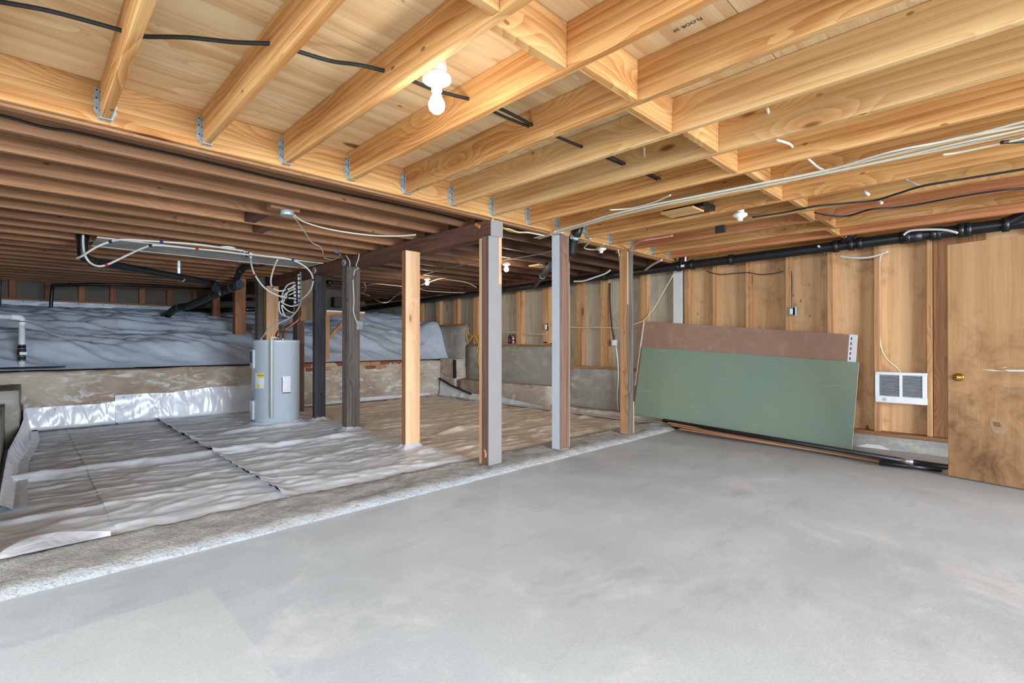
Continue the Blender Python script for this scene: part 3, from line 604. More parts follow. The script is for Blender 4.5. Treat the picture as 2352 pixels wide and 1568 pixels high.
# ================================================================== WATER HEATER
B = pz(634, 977, .06); dr = Vector((B.x, B.y, 0)).normalized(); HC = B+dr*.30; HR = .285; HZ = 1.145
wh = thing('water_heater', 'grey cylindrical electric water heater standing on the ground sheet', 'water heater', (HC.x, HC.y, .06))
m = MB(); n = 60; V = []
for i in range(n):
    th = 2*math.pi*i/n; r1 = float(vn(i*.6, 3.3)); r2 = float(vn(i*.8, 8.1))
    for (r, z) in ((HR+.004, .085+.02*r1), (HR+.03+.03*r2, .072), (HR+.08+.10*r2, .048)): V.append((HC.x+r*math.cos(th), HC.y+r*math.sin(th), z))
m.add(V, [(i*3+k, i*3+k+1, ((i+1) % n)*3+k+1, ((i+1) % n)*3+k) for i in range(n) for k in (0, 1)], 0, True); m.build('base_wrap', 'sheet_white', wh)
def tankw(prof, **k): return MB().lathe(prof, (HC.x, HC.y, 0), 48, **k)
tankw([(HR-.012, .055), (HR, .06), (HR, HZ-.035), (HR+.003, HZ-.033), (HR+.003, HZ-.004), (HR-.004, HZ), (.0, HZ+.002)]).build('tank', 'enamel', wh)
vdir = -dr; va = math.atan2(vdir.y, vdir.x)   # angle pointing to the viewer's side of the tank
def cyl(a0, a1, z0, z1, r0, r1, n=8):
    m = MB(); V = []
    for i in range(n+1):
        th = va+math.radians(a0+(a1-a0)*i/n)
        for (r, z) in ((r0, z0), (r1, z0), (r1, z1), (r0, z1)): V.append((HC.x+r*math.cos(th), HC.y+r*math.sin(th), z))
    F = []
    for i in range(n):
        for k in range(4): F.append((i*4+k, i*4+(k+1) % 4, i*4+4+(k+1) % 4, i*4+4+k))
    F += [(3, 2, 1, 0), (n*4, n*4+1, n*4+2, n*4+3)]; m.add(V, F); m.fix = True; return m
# in the picture the viewer's left is at negative angles
zr = lambda v: 1.10+(788.5-v)/FPX*6.35
c1 = cyl(-95, -60, zr(845), zr(803), HR-.005, HR+.022).build('element_cover', 'enamel', wh); cyl(-88, -66, zr(833), zr(806), HR+.02, HR+.0235).build('control_label', 'enamel_dark', c1)
cyl(-95, -62, zr(962), zr(919), HR-.005, HR+.022).build('element_cover', 'enamel', wh)
cyl(-58, -29, zr(890), zr(856), HR, HR+.0015).build('energy_label', 'label_white', wh); cyl(-48, -29, zr(866), zr(857), HR, HR+.0025).build('label_band', 'label_yellow', wh)
cyl(-48, -41, zr(889), zr(880), HR, HR+.0025).build('label_band', 'label_yellow', wh)
lb = cyl(14, 36, zr(902), zr(864), HR, HR+.0015).build('rating_label', 'label_white', wh); cyl(14, 36, zr(903), zr(901), HR, HR+.0022).build('torn_edge', 'ink', lb); cyl(13.4, 15, zr(900), zr(866), HR, HR+.002).build('torn_edge', 'ink', lb)
def hp(a, r, z): th = va+math.radians(a); return Vector((HC.x+r*math.cos(th), HC.y+r*math.sin(th), z))
# lettering on the yellow band
def cyltext(body, a, z, size, mat, par):
    th = va+math.radians(a); p = hp(a, HR+.004, z); n = Vector((math.cos(th), math.sin(th), 0)); xx = Vector((-n.y, n.x, 0))
    M = Matrix(((xx.x, 0, n.x, p.x), (xx.y, 0, n.y, p.y), (0, 1, 0, p.z), (0, 0, 0, 1))); text(body, size, M, mat, par)
cyltext('ENERGYGUIDE', -38.5, zr(861), .014, 'ink', wh)
# relief valve and its cream drain pipe
vp = hp(8, .17, HZ+.03); e1 = hp(-9, HR+.055, HZ+.03); MB().tube([hp(8, .17, HZ-.01), vp+Vector((0, 0, .02))], .017, 12).build('relief_valve', 'brass', wh)
MB().tube([vp, hp(-2, HR-.01, HZ+.03), e1, hp(-9, HR+.055, HZ-.02), hp(-9, HR+.05, .16)], .0125, 10).build('relief_pipe', 'pex', wh)
MB().lathe([(.020, 0), (.020, .02), (.012, .03)], hp(-60, .2, HZ-.004), 12).build('cable_gland', 'steel', wh); MB().lathe([(.02, 0), (.018, .03)], hp(24, .19, HZ-.004), 12).build('pipe_nipple', 'steel', wh); MB().lathe([(.02, 0), (.018, .03)], hp(0, .02, HZ-.004), 12).build('pipe_nipple', 'steel', wh)
# supply lines rising from the heater
MD = 6.85
def dpath(pts, d0, d1=None):
    d1 = d0 if d1 is None else d1; n = len(pts); return [pd(u, v, d0+(d1-d0)*i/(n-1)) for i, (u, v) in enumerate(pts)]
def cable(name, label, cat, pts, r, mat, k=6, group=None, n=8): return tag(MB().tube(pts, r, n, smooth_path=k).build(name, mat, None), label, cat, group)
cable('flexible_conduit', 'grey flexible conduit arching down into the top of the water heater', 'conduit', [hp(-60, .2, HZ+.02)]+dpath([(608, 768), (617, 755), (640, 742), (665, 730), (683, 712), (691, 692), (691, 660), (690, 625)], 6.45, MD), .011, 'cable_grey')
cable('copper_pipe', 'copper water pipe bent up from the heater to the near manifold', 'pipe', [hp(24, .19, HZ+.02)]+dpath([(653, 760), (668, 748), (684, 735), (691, 722), (690, 703)], 6.6, MD-.1), .012, 'copper')
cable('copper_pipe', 'copper water pipe running up behind the relief valve of the heater', 'pipe', [hp(0, .02, HZ+.02)]+dpath([(636, 764), (650, 750), (666, 738), (673, 724), (676, 703)], 6.75, MD), .012, 'copper')
# ================================================================== MANIFOLD BOARD AND TUBING
mb = thing('manifold_board', 'particle board panel with two water manifolds beside the blackened post', 'panel', pd(706, 737, 7.0))
p = [pd(688, 647, 7.02), pd(721, 639, 6.92), pd(721, 733, 6.92), pd(690, 737, 7.02)]; nb = (p[1]-p[0]).cross(p[3]-p[0]).normalized()
MB().prism(p, nb*.02).build('board', 'particle', mb)
for (u, v0, v1) in ((677, 648, 702), (686, 630, 700)):
    mm = MB().tube([pd(u, v0, MD-.06), pd(u+1, v1, MD-.06)], .016, 10).build('manifold', 'pvc', mb); n0 = 7
    for i in range(n0):
        v = v0+(v1-v0)*(i+.5)/n0; a = pd(u, v, MD-.06); s = MB().tube([a, a+Vector((-.0, -.05, 0))], .010, 8); s.tube([a+Vector((-.001, 0, -.006)), a+Vector((.001, 0, .006))], .0185, 8); s.build('valve', 'rubber', mm)
def pexline(label, pts, d0, d1, marks=(), mat='pex', r=.0105):
    P = dpath(pts, d0, d1); t = thing('pex_tube', label, 'water tube', P[0]); MB().tube(P, r, 10, smooth_path=6).build('tube', mat, t); Q = spline(P, 6)
    for (f, m) in marks:
        i = int(f*(len(Q)-2)); dirn = (Q[i+1]-Q[i]).normalized(); MB().tube([Q[i]-dirn*.014, Q[i]+dirn*.014], r*1.35, 10).build('tube_clip', m, t)
    return t
def zpath(pts, zs): return [pz(u, v, z) for (u, v), z in zip(pts, zs)]
def pexz(label, pts, zs, marks, r=.0105):
    P = zpath(pts, zs); t = thing('pex_tube', label, 'water tube', P[0]); MB().tube(P, r, 10, smooth_path=6).build('tube', 'pex', t); Q = spline(P, 6)
    for (f, m) in marks:
        i = int(f*(len(Q)-2)); dirn = (Q[i+1]-Q[i]).normalized(); MB().tube([Q[i]-dirn*.014, Q[i]+dirn*.014], r*1.35, 10).build('tube_clip', m, t)
pexz('white water tube with a blue tag arching under the joists above the elbow drain', [(176, 593), (190, 587), (220, 568), (250, 556), (280, 550), (340, 553), (440, 560), (505, 568), (560, 576)], [1.93, 1.95, 2.03, 2.09, 2.12, 2.13, 2.13, 2.13, 2.13], ((.42, 'rubber'), (.70, 'tag_blue')))
pexz('white water tube with red tags looping down in front of the elbow drain', [(191, 540), (191, 560), (195, 585), (207, 603), (227, 611), (250, 606), (290, 587), (330, 569), (360, 563), (440, 570), (510, 577), (573, 585)], [2.17, 2.08, 1.97, 1.90, 1.88, 1.91, 2.0, 2.08, 2.11, 2.12, 2.12, 2.12], ((.46, 'tag_red'), (.72, 'rubber'), (.85, 'tag_red')))
pexline('white water tube running on from the tin panel and looping round to the manifold', [(573, 583), (610, 588), (660, 594), (690, 605), (712, 623), (719, 645), (712, 668), (697, 684), (688, 690)], 5.75, MD-.1, ((.3, 'tag_blue'), (.62, 'rubber')))
pexline('white water tube hanging in a deep curve from the tee to the manifold', [(576, 590), (577, 606), (585, 630), (605, 658), (630, 675), (655, 683), (676, 685)], 5.75, MD-.1, ((.35, 'tag_red'), (.9, 'tag_blue')))
pexline('white water tube in a short curve below the tin panel edge', [(638, 595), (628, 618), (622, 645), (627, 661), (643, 668), (660, 664), (676, 659)], 6.05, MD-.1, ((.5, 'tag_blue'), (.85, 'rubber')))
coil = [('wide white tube coil beside the manifold, upper turn', [(676, 648), (660, 655), (650, 672), (646, 690), (652, 705), (664, 715), (675, 718)]), ('white tube coil beside the manifold, inner turn', [(676, 664), (656, 674), (648, 692), (648, 708), (655, 725), (668, 728)]), ('white tube coil beside the manifold, lowest turn', [(684, 700), (668, 703), (650, 696), (643, 690), (641, 705), (645, 720), (660, 728)]), ('white tube crossing the coils in front of the manifold', [(676, 672), (660, 680), (649, 694)]), ('white tube stub curling under the manifold coils', [(676, 655), (665, 664), (655, 684), (648, 702)])]
for lab, P in coil: pexline(lab, P, MD-.12, MD-.05, ((.5, 'rubber'),), 'pex', .009)
tee = thing('pipe_tee', 'white plastic tee with red and blue rings joining the water tubes', 'pipe fitting', pd(575, 586, 5.74))
MB().tube([pd(552, 576, 5.72), pd(580, 584, 5.75)], .018, 10).build('body', 'pvc', tee); MB().tube([pd(566, 580, 5.70), pd(566, 590, 5.70)], .012, 8).build('stub', 'rubber', tee); MB().tube([pd(557, 577.4, 5.72), pd(560, 578.3, 5.72)], .0195, 10).build('ring', 'tag_blue', tee); MB().tube([pd(571, 581.4, 5.74), pd(574, 582.3, 5.74)], .0195, 10).build('ring', 'tag_red', tee)
tag(MB().lathe([(.03, 0), (.075, .008), (.08, .02), (.03, .03)], pz(523, 572, 2.15), 20, (0, 0, 1)).build('ceiling_rose', 'porcelain', None), 'round white plate fixed under the joists beside the water tubes', 'cover plate')
# tin panel closing a joist bay
m = MB(); m.box(.52, 2.86, 6.52, 7.12, 2.176, 2.180)
for y in (6.52, 7.12): m.box(.52, 2.86, y-.004, y+.004, 2.168, 2.184)
tag(m.build('tin_panel', 'tin', None), 'whitish sheet metal panel closing the joist bay above the water tubes', 'metal panel')
# ================================================================== BLACK DRAINS, LEFT
def pipe(t, name, pts, r, mat='abs_black', k=5, collars=(), cm=None):
    o = MB().tube(pts, r, 16, smooth_path=k).build(name, mat, t); Q = spline([Vector(p) for p in pts], 12)
    for f in collars:
        i = int(f*(len(Q)-2)); dn = (Q[i+1]-Q[i]).normalized(); MB().tube([Q[i]-dn*.03, Q[i]+dn*.03], r*1.13, 16).build('collar', cm or mat, o)
    return o
dl = thing('drain_pipe', 'black drain pipe dropping from the joists and running to the main drain wye', 'drain pipe', pd(195, 545, 5.2))
e = pd(193, 597, 5.2); f_ = pd(488, 650, 7.0)
pipe(dl, 'pipe', [pd(190, 540, 5.2), pd(190, 580, 5.2), pd(196, 592, 5.22), pd(212, 599, 5.30), pd(240, 605, 5.45), f_], .046, k=6, collars=(.05,))
pipe(dl, 'elbow', [f_, pd(496, 655, 7.05), pd(502, 668, 7.1), pd(505, 680, 7.12)], .048, k=4)
p = pd(411, 585, 6.5); MB().box(p.x-.015, p.x+.015, p.y-.002, p.y+.002, pd(411, 636, 6.5).z, ZO).build('hanger_strap', 'galv', dl); MB().tube([pd(409, 637, 6.46), pd(413, 638, 6.48)], .049, 16).build('strap_loop', 'galv', dl); MB().tube([pd(417, 638, 6.48), pd(420, 639, 6.50)], .049, 16).build('strap_loop', 'galv', dl)
dm = thing('drain_pipe', 'thick black main drain with a capped cleanout, sloping into the grey bank', 'drain pipe', pd(350, 745, 8.9))
A = pd(549, 654, 7.0); Z = pd(364, 735, 8.9)
pipe(dm, 'pipe', [A, pd(500, 674, 7.5), pd(430, 704, 8.2)], .057, k=1, collars=(.06, .25, .62), cm='abs_grey'); pipe(dm, 'bend', [pd(432, 703, 8.2), pd(405, 708, 8.35), pd(385, 722, 8.6), Z, Z+(Z-pd(385, 722, 8.6))*.5], .058, k=4, collars=(.2, .55), cm='abs_grey')
dn = (A-pd(500, 674, 7.5)).normalized(); c = MB().tube([A-dn*.01, A+dn*.05], .063, 18).build('cleanout_cap', 'abs_grey', dm); MB().cbox(-.02, .02, -.02, .02, -.012, .012, .003, Matrix.Translation(A+dn*.055) @ dn.to_track_quat('Z', 'Y').to_matrix().to_4x4()).build('square_nut', 'abs_grey', c)
dv = thing('drain_pipe', 'black branch pipe curving up from the main drain to the joists', 'drain pipe', pd(548, 640, 7.1)); pipe(dv, 'pipe', [pd(543, 652, 7.12), pd(546, 634, 7.08), pd(556, 618, 7.0), pd(578, 607, 6.95), pd(600, 605, 6.9), pd(612, 599, 6.88), pd(616, 585, 6.85)], .043, k=5, collars=(.08, .3))
db = thing('drain_pipe', 'pair of dark drain pipes behind the main drain near the far posts', 'drain pipe', pd(420, 712, 9.8)); pipe(db, 'pipe', [pd(400, 714, 9.9), pd(592, 710, 9.9)], .045, k=1, collars=(.94,), cm='brass'); pipe(db, 'pipe', [pd(438, 706, 9.6), pd(462, 702, 9.6), pd(485, 690, 9.6), pd(592, 687, 9.6)], .032, k=4)
dk = thing('vent_pipe', 'thin black pipe rising from the bank and turning along the old joists', 'pipe', pd(117, 722, 8.3)); pipe(dk, 'pipe', [pd(116, 724, 8.3), pd(119, 672, 8.3), pd(122, 660, 8.32), pd(134, 655, 8.36), pd(270, 654, 8.8), pd(500, 662, 10)], .026, k=5)
cable('wire', 'thin grey wire strung across the old joists at the far left', 'wire', dpath([(0, 595), (60, 600), (120, 606), (180, 616), (270, 621)], 6.6, 6.9), .004, 'cable_grey')
# ================================================================== SUMP PIPE
sp_ = thing('sump_pipe', 'white plastic sump discharge pipe with an elbow and black check valve', 'pipe', (pd(50, 850, 6.0)))
b0 = pd(50, 851, 6.0); tp = Vector((b0.x, b0.y, 1.41)); R0 = .031
MB().tube([b0, tp+Vector((0, 0, -.06))], R0, 16).build('riser', 'pvc', sp_); MB().tube([tp+Vector((0, 0, -.09)), tp+Vector((0, 0, -.03)), tp+Vector((-.02, -.01, 0)), tp+Vector((-.10, -.03, .005))], R0*1.15, 16, smooth_path=4).build('elbow', 'pvc', sp_); MB().tube([tp+Vector((-.08, -.025, .005)), tp+Vector((-1.2, -.2, .02))], R0, 16).build('outlet', 'pvc', sp_)
z = lambda v: 1.1+(788.5-v)/FPX*6.0
cv = MB().lathe([(R0*1.12, z(829)), (R0*1.15, z(828)), (R0*1.15, z(817)), (R0*1.3, z(815)), (R0*1.3, z(804)), (R0*1.15, z(802)), (R0*1.15, z(791))], (b0.x, b0.y, 0), 18).build('check_valve', 'rubber', sp_)
for v in (792, 800, 818, 827): MB().tube([(b0.x, b0.y, z(v)-.004), (b0.x, b0.y, z(v)+.004)], R0*1.22, 18).build('hose_clamp', 'steel', cv)
MB().box(b0.x-.02, b0.x+.045, b0.y-R0*1.33-.001, b0.y-R0*1.3, z(815), z(808)).build('valve_label', 'label_white', cv)
MB().tube([(b0.x, b0.y, z(739)), (b0.x, b0.y, z(737))], R0*1.18, 16).build('glue_ring', 'tag_blue', sp_)
o = MB().lathe([(.36, 0), (.37, .006), (.35, .014), (.06, .018)], (b0.x+.06, b0.y+.12, .80), 32).build('sump_lid', 'rubber', sp_); o['label'] = 'flat round black lid'
# ================================================================== CABLES AND BOXES UNDER THE OLD JOISTS
cable('power_cable', 'black cable stapled along the face of the first old joist', 'cable', [py(u, v, 3.588) for u, v in ((-200, 222), (0, 265), (100, 292), (165, 302), (300, 333), (400, 355), (550, 390), (640, 412), (780, 443), (900, 468), (1000, 490), (1068, 507))], .0075, 'cable_black')
jb = thing('junction_box', 'round grey junction box hanging below an old joist block', 'junction box', pz(660, 497, 2.13)); c = pz(660, 494, 2.15)
MB().lathe([(.052, 0), (.054, .006), (.054, .038), (.05, .042)], c+Vector((0, 0, -.005)), 12).build('box', 'galv_box', jb); MB().cbox(c.x-.13, c.x+.10, c.y-.01, c.y+.10, c.z+.04, c.z+.085, .003).build('mount_block', 'old_x', jb)
cable('power_cable', 'white cable sagging from the hanging junction box to the dark beam', 'cable', [c+Vector((.05, -.01, .01))]+[pz(u, v, 2.15) for u, v in ((700, 510), (760, 527), (840, 539), (900, 542), (955, 539))], .007, 'cable_white')
cable('power_cable', 'twisted white cable tail dangling across the joists from the junction box', 'cable', [c+Vector((.04, -.02, .0))]+[pz(u, v, 2.16) for u, v in ((690, 518), (705, 540), (718, 558), (735, 566), (742, 580), (740, 584))], .006, 'cable_white')
def obox(u, v, d, axis, r, label):
    t = thing('junction_box', label, 'junction box', pd(u, v, d)); c = pd(u, v, d); ax = Vector(axis).normalized()
    MB().lathe([(r, -.04), (r, .012), (r*.94, .016)], c, 8, ax).build('box', 'galv_box', t); MB().lathe([(r*.24, 0), (r*.2, .002)], c+ax*.016+Vector((0, .012, -.012)), 10, ax).build('knockout', 'hole', t); return t
pB = px(791, 603, 2.876); obox(791, 603, (pB-C0).dot(Fv), (-1, 0, 0), .046, 'octagonal steel box on the beam above the grey post')
pB = px(722, 621, 2.876); obox(723, 621, (pB-C0).dot(Fv), (-1, 0, 0), .05, 'octagonal steel box on the beam above the manifold board')
cc, cxr, cyl_ = PC
cable('power_cable', 'white cable running down the grey post into its switch box', 'cable', [px(u, v, 2.86) for u, v in ((794, 585), (803, 600), (804, 615), (811, 632))]+[py(u, v, cc.y-.012) for u, v in ((811, 650), (813, 690), (812, 715), (818, 735), (823, 748))], .008, 'cable_white')
cable('power_cable', 'short white cable joining the post cable from over the beam', 'cable', [px(u, v, 2.868) for u, v in ((825, 582), (823, 595), (818, 610), (823, 616))]+[py(u, v, cc.y-.012) for u, v in ((816, 620), (812, 632))], .007, 'cable_white')
cable('power_cable', 'thin white cable with blue tape slung under the joists to the beam', 'cable', [pz(u, v, 2.178) for u, v in ((745, 592), (762, 597), (775, 592), (782, 584))], .006, 'cable_white'); tag(MB().tube([pz(770, 578, 2.176), pz(781, 582, 2.176)], .010, 8).build('blue_tape', 'tape_blue', None), 'small wad of blue tape stuck under an old joist', 'tape')
cable('power_cable', 'yellow cable crossing behind the white tube loop', 'cable', [pz(u, v, 2.165) for u, v in ((686, 615), (700, 613), (718, 609), (734, 605))], .006, 'cable_yellow')
sb = thing('switch_box', 'small galvanised switch box on the right side of the grey post', 'junction box', py(826, 753, cc.y-.02)); p = py(828, 747, cc.y-.02); MB().cbox(p.x-.045, p.x+.03, p.y-.005, p.y+.06, p.z-.055, p.z+.055, .004).build('box', 'galv_box', sb); MB().cbox(p.x-.035, p.x+.02, p.y-.010, p.y-.005, p.z-.045, p.z+.045, .003).build('cover', 'galv', sb)
# lines under the old joists right of the beam
for lab, P, m in (('cream cable slung under the right-hand old joists', ((830, 660), (860, 652), (900, 655), (960, 662), (985, 668), (1060, 672), (1100, 668)), 'cable_cream'), ('cream cable sagging between the grey and the cedar posts', ((830, 672), (850, 680), (870, 692), (890, 694), (905, 682), (925, 668)), 'cable_cream'), ('grey cable crossing diagonally to the white post', ((965, 632), (1050, 610), (1150, 597), (1230, 585), (1270, 575)), 'cable_grey'), ('cream cable looped beside the grey post', ((828, 645), (838, 652), (840, 662), (835, 672), (826, 674)), 'pex_shade'), ('brown cable under the far joists past the lit lamp', ((965, 655), (1010, 640), (1030, 642), (1070, 648), (1095, 660)), 'cable_cream')): cable('power_cable', lab, 'cable', [pz(u, v, 2.172 if v < 650 else 2.10) if v < 690 else pd(u, v, 8.4) for u, v in P], .007, m)
tag(MB().box(pz(1240, 610, 2.18).x-.12, pz(1240, 610, 2.18).x+.12, pz(1240, 610, 2.18).y-.1, pz(1240, 610, 2.18).y+.1, 2.165, 2.183).build('plate', 'particle', None), 'square pale plate nailed under the old joists by the slanted pipe', 'plate')
# equipment shelf behind the grey posts
es = thing('equipment_shelf', 'dark equipment shelf on a timber bracket between the grey posts', 'shelf', py(785, 718, 8.42))
a = py(748, 716, 8.42); b = py(836, 716, 8.42); MB().cbox(a.x, b.x, 8.38, 8.68, a.z, a.z+.03, .003).build('shelf', 'foam_white', es); MB().box(a.x, b.x, 8.66, 8.68, a.z+.03, py(760, 660, 8.42).z).build('back_panel', 'shelf_board', es)
MB().cbox(a.x, b.x, 8.40, 8.44, py(760, 724, 8.42).z, a.z, .003).build('rail', 'stud_z', es); p0 = py(752, 722, 8.42); p1 = py(752, 782, 8.42); MB().cbox(p0.x-.03, p0.x+.04, 8.42, 8.46, .77, p0.z, .003).build('upright', 'stud_z', es)
q0 = py(748, 778, 8.47); q1 = py(800, 724, 8.47); MB().prism([q0, q0+Vector((.09, 0, 0)), q1+Vector((.09, 0, 0)), q1], (0, .04, 0)).build('brace', 'stud_z', es)
MB().cbox(py(766, 0, 8.55).x, py(785, 0, 8.55).x, 8.5, 8.6, py(770, 705, 8.55).z, py(770, 682, 8.55).z, .008).build('control_unit', 'rubber', es)
tag(MB().lathe([(.005, -.06), (.045, -.04), (.06, 0), (.045, .04), (.005, .06)], pd(757, 649, 8.6), 16, (0, 0, 1)).build('black_ball', 'abs_black', None), 'round black float hanging behind the blackened post', 'float')
# ================================================================== LAMPS
def lampholder(c, t, r=.058, drop=.03):
    return MB().lathe([(.0, .012), (r*.9, .012), (r, .004), (r*.97, -.010), (r*.6, -.022), (r*.38, -.026), (r*.36, -.026-drop), (r*.30, -.028-drop)], c, 28).build('lamp_holder', 'porcelain', t)
c = pz(1003, 181, 2.215); ml = thing('ceiling_lamp', 'lit bare bulb in a white porcelain holder between the new joists', 'lamp', c+Vector((0, 0, -.15)))
lampholder(c, ml, .062, .028); MB().lathe([(.043, .012), (.043, .095), (.04, .10)], c, 16).build('outlet_box', 'porcelain', ml)
m = MB().lathe([(.006, -.050), (.014, -.052), (.016, -.062), (.024, -.080), (.033, -.100), (.035, -.113), (.031, -.130), (.018, -.143), (.002, -.147)], c, 24); m.build('bulb', 'bulb_glow', ml)
def plight(c, e, col, r=.05):
    l = bpy.data.lights.new('bulb_light', 'POINT'); l.energy = e; l.color = col; l.shadow_soft_size = r; o = bpy.data.objects.new('bulb_light', l); COL.objects.link(o); o.location = c
plight(c+Vector((0, 0, -.19)), 5, (1, .95, .88))
for (u, v, lab, e) in ((981, 650, 'small lit warm bulb beyond the cedar post', 13), (1163, 618, 'small lit warm bulb beside the thick grey-painted post', 13)):
    c = pz(u, v, 2.09); t = thing('ceiling_lamp', lab, 'lamp', c); MB().lathe([(.004, -.035), (.022, -.028), (.032, -.008), (.030, .010), (.016, .030), (.014, .045)], c, 18).build('bulb', 'lamp_glow', t); MB().lathe([(.02, .04), (.05, .055), (.055, .07), (.03, .09)], c, 18).build('lamp_holder', 'porcelain', t); plight(c+Vector((0, 0, -.07)), e, (1, .82, .58), .04)
for (u, v, z, lab) in ((1700, 494, 2.189, 'empty white porcelain lamp holder under the new joists'), (1381, 571, 2.172, 'empty white lamp holder hanging by a wire near the white post')):
    c = pz(u, v, z); t = thing('lamp_socket', lab, 'lamp holder', c); lampholder(c, t, .058, .022)
    if z > 2.18: MB().lathe([(.032, .012), (.032, ZS-c.z-.001)], c, 16).build('outlet_box', 'porcelain', t)
# ================================================================== CABLES IN THE NEW JOISTS
zc = 2.30
def tail(p): return [Vector((p.x, p.y-k, p.z)) for k in np.arange(.15, p.y+3.4, .3)]   # the run carries on behind the viewer
cable('power_cable', 'black cable threaded through the new joists past the lit bulb', 'cable', [pz(u, v, zc) for u, v in ((-160, -25), (0, 4), (100, 22), (190, 45), (279, 70), (322, 83), (430, 86), (540, 97), (625, 101), (675, 115), (760, 140), (830, 150), (900, 168), (945, 185), (1010, 210), (1110, 236), (1150, 250), (1200, 275), (1245, 299), (1285, 316), (1362, 347), (1408, 362), (1456, 387), (1500, 403), (1535, 421))], .0085, 'cable_black')
cable('power_cable', 'second black cable sharing the joist holes right of the bulb', 'cable', [pz(u, v, zc) for u, v in ((1125, 250), (1145, 262), (1195, 283), (1245, 301), (1288, 318), (1362, 349), (1400, 366), (1456, 389), (1495, 406), (1532, 423))], .0075, 'cable_black')
cable('power_cable', 'white cable stepping through the joists near the cable bundle', 'cable', [pz(1762, 248, 2.36), pz(1768, 270, 2.33), pz(1782, 317, 2.27), pz(1797, 325, 2.28), pz(1815, 332, 2.29), pz(1830, 350, 2.27), pz(1848, 358, 2.27), pz(1862, 370, 2.25), pz(1880, 385, 2.22), pz(1905, 396, 2.195)], .008, 'cable_white')
cable('power_cable', 'short white cable stub poking from a joist hole near the bundle', 'cable', [pz(1480, 338, 2.34), pz(1481, 360, 2.31), pz(1484, 380, 2.28)], .007, 'cable_white')
BP = ((1235, 546), (1300, 526), (1400, 497), (1500, 472), (1600, 452), (1750, 423), (1900, 392), (2052, 358), (2200, 324), (2352, 290), (2520, 250))
nm = ['topmost', 'second', 'third', 'fourth', 'fifth', 'lowest']
for i in range(6):
    off = (i-2.5)*.024; P = []
    for k, (u, v) in enumerate(BP):
        q_ = pz(u, v, 2.185); w = .45+.55*abs(math.sin(k*1.3+i)); sprd = 1.0+(.9 if k > 6 else 0); P.append(q_+Vector((-off*w*sprd, 0, -.004*(i % 3))))
    P += tail(P[-1])
    cable('power_cable', 'thickest white cable of the bundle stapled below the new joists' if i == 4 else ('cream cable running in the bundle stapled below the new joists' if i % 3 == 0 else 'thin white cable running in the bundle stapled below the new joists'), 'cable', P, .0055 if i != 4 else .0075, 'cable_white' if i % 3 else 'cable_cream', 5, 'white cables in the bundle under the joists')
cable('power_cable', 'white cable sagging alone just below the white cable bundle', 'cable', [pz(u, v, 2.18) for u, v in ((2352, 318), (2295, 330), (2200, 350), (2165, 355))], .006, 'cable_white')
cable('power_cable', 'thin white cable looping above the bundle near the white post', 'cable', [pz(u, v, 2.20) for u, v in ((1400, 482), (1450, 478), (1500, 465), (1540, 448))], .006, 'cable_white')
cable('power_cable', 'black and white cable sweeping from the empty lamp holder to the right', 'cable', [pz(u, v, 2.185) for u, v in ((1728, 499), (1800, 488), (1870, 474), (1950, 466), (2010, 460), (2060, 445), (2120, 427), (2220, 410), (2352, 388), (2500, 360))]+tail(pz(2500, 360, 2.185)), .008, 'cable_black')
cable('power_cable', 'wavy black cable stapled under the joists above the drain pipe', 'cable', [pz(u, v, 2.19) for u, v in ((1872, 488), (1900, 494), (1945, 496), (2000, 481), (2060, 476), (2120, 467), (2200, 452), (2290, 438), (2352, 432), (2480, 418))]+tail(pz(2480, 418, 2.19)), .008, 'cable_black')
cable('power_cable', 'grey conduit tail entering beside the wide white cable at the right', 'cable', [pz(u, v, 2.18) for u, v in ((2300, 327), (2352, 324), (2450, 318))]+tail(pz(2450, 318, 2.18)), .010, 'cable_black')
for (u, v, w, lab) in ((2075, 408, 'tag_red', 'short white tube with a brown sleeve stuck between joists'),): cable('tube_stub', lab, 'tube', [pz(2080, 402, 2.30), pz(2082, 414, 2.26), pz(2095, 420, 2.23), pz(2114, 428, 2.19)], .009, 'cable_white')
for (a, b, lab) in (((1982, 438), (1997, 448), 'white tube stub beside a blue cap between joists'), ((2012, 460), (2026, 466), 'white tube stub peeping below the joists near the wavy cable')): cable('tube_stub', lab, 'tube', [pz(*a, 2.24), pz(*b, 2.2)], .011, 'pex', 1)
cable('power_cable', 'pink cable drooping from the joists over the slim post', 'cable', [pz(u, v, 2.19) for u, v in ((1415, 580), (1440, 576), (1455, 564), (1475, 553), (1510, 547), (1545, 541))], .009, 'cable_pink')
for P, m, lab in ((((1130, 538), (1160, 525), (1190, 533), (1215, 534), (1250, 541)), 'cable_cream', 'cream cable end coming out beside the beam end'), (((1155, 522), (1170, 530), (1195, 534)), 'cable_yellow', 'yellow cable stub behind the beam end')): cable('power_cable', lab, 'cable', [pz(u, v, 2.165) for u, v in P], .008, m)
cable('power_cable', 'cream cable tangle on top of the white post', 'cable', [pz(u, v, 2.175) for u, v in ((1250, 541), (1270, 536), (1290, 533), (1296, 538), (1280, 541), (1262, 538), (1275, 532))], .007, 'cable_cream')
cable('power_cable', 'white cable loop beside the hanging lamp holder', 'cable', [pz(u, v, 2.15) for u, v in ((1325, 558), (1345, 553), (1357, 548), (1350, 560), (1342, 568), (1350, 572), (1372, 572), (1388, 560))], .007, 'cable_cream')
cable('power_cable', 'cream cable dropping beside the slim post', 'cable', [pz(1420, 574, 2.17), pd(1424, 600, 5.9), pd(1425, 640, 5.9), pd(1428, 690, 6.2)], .008, 'cable_cream')
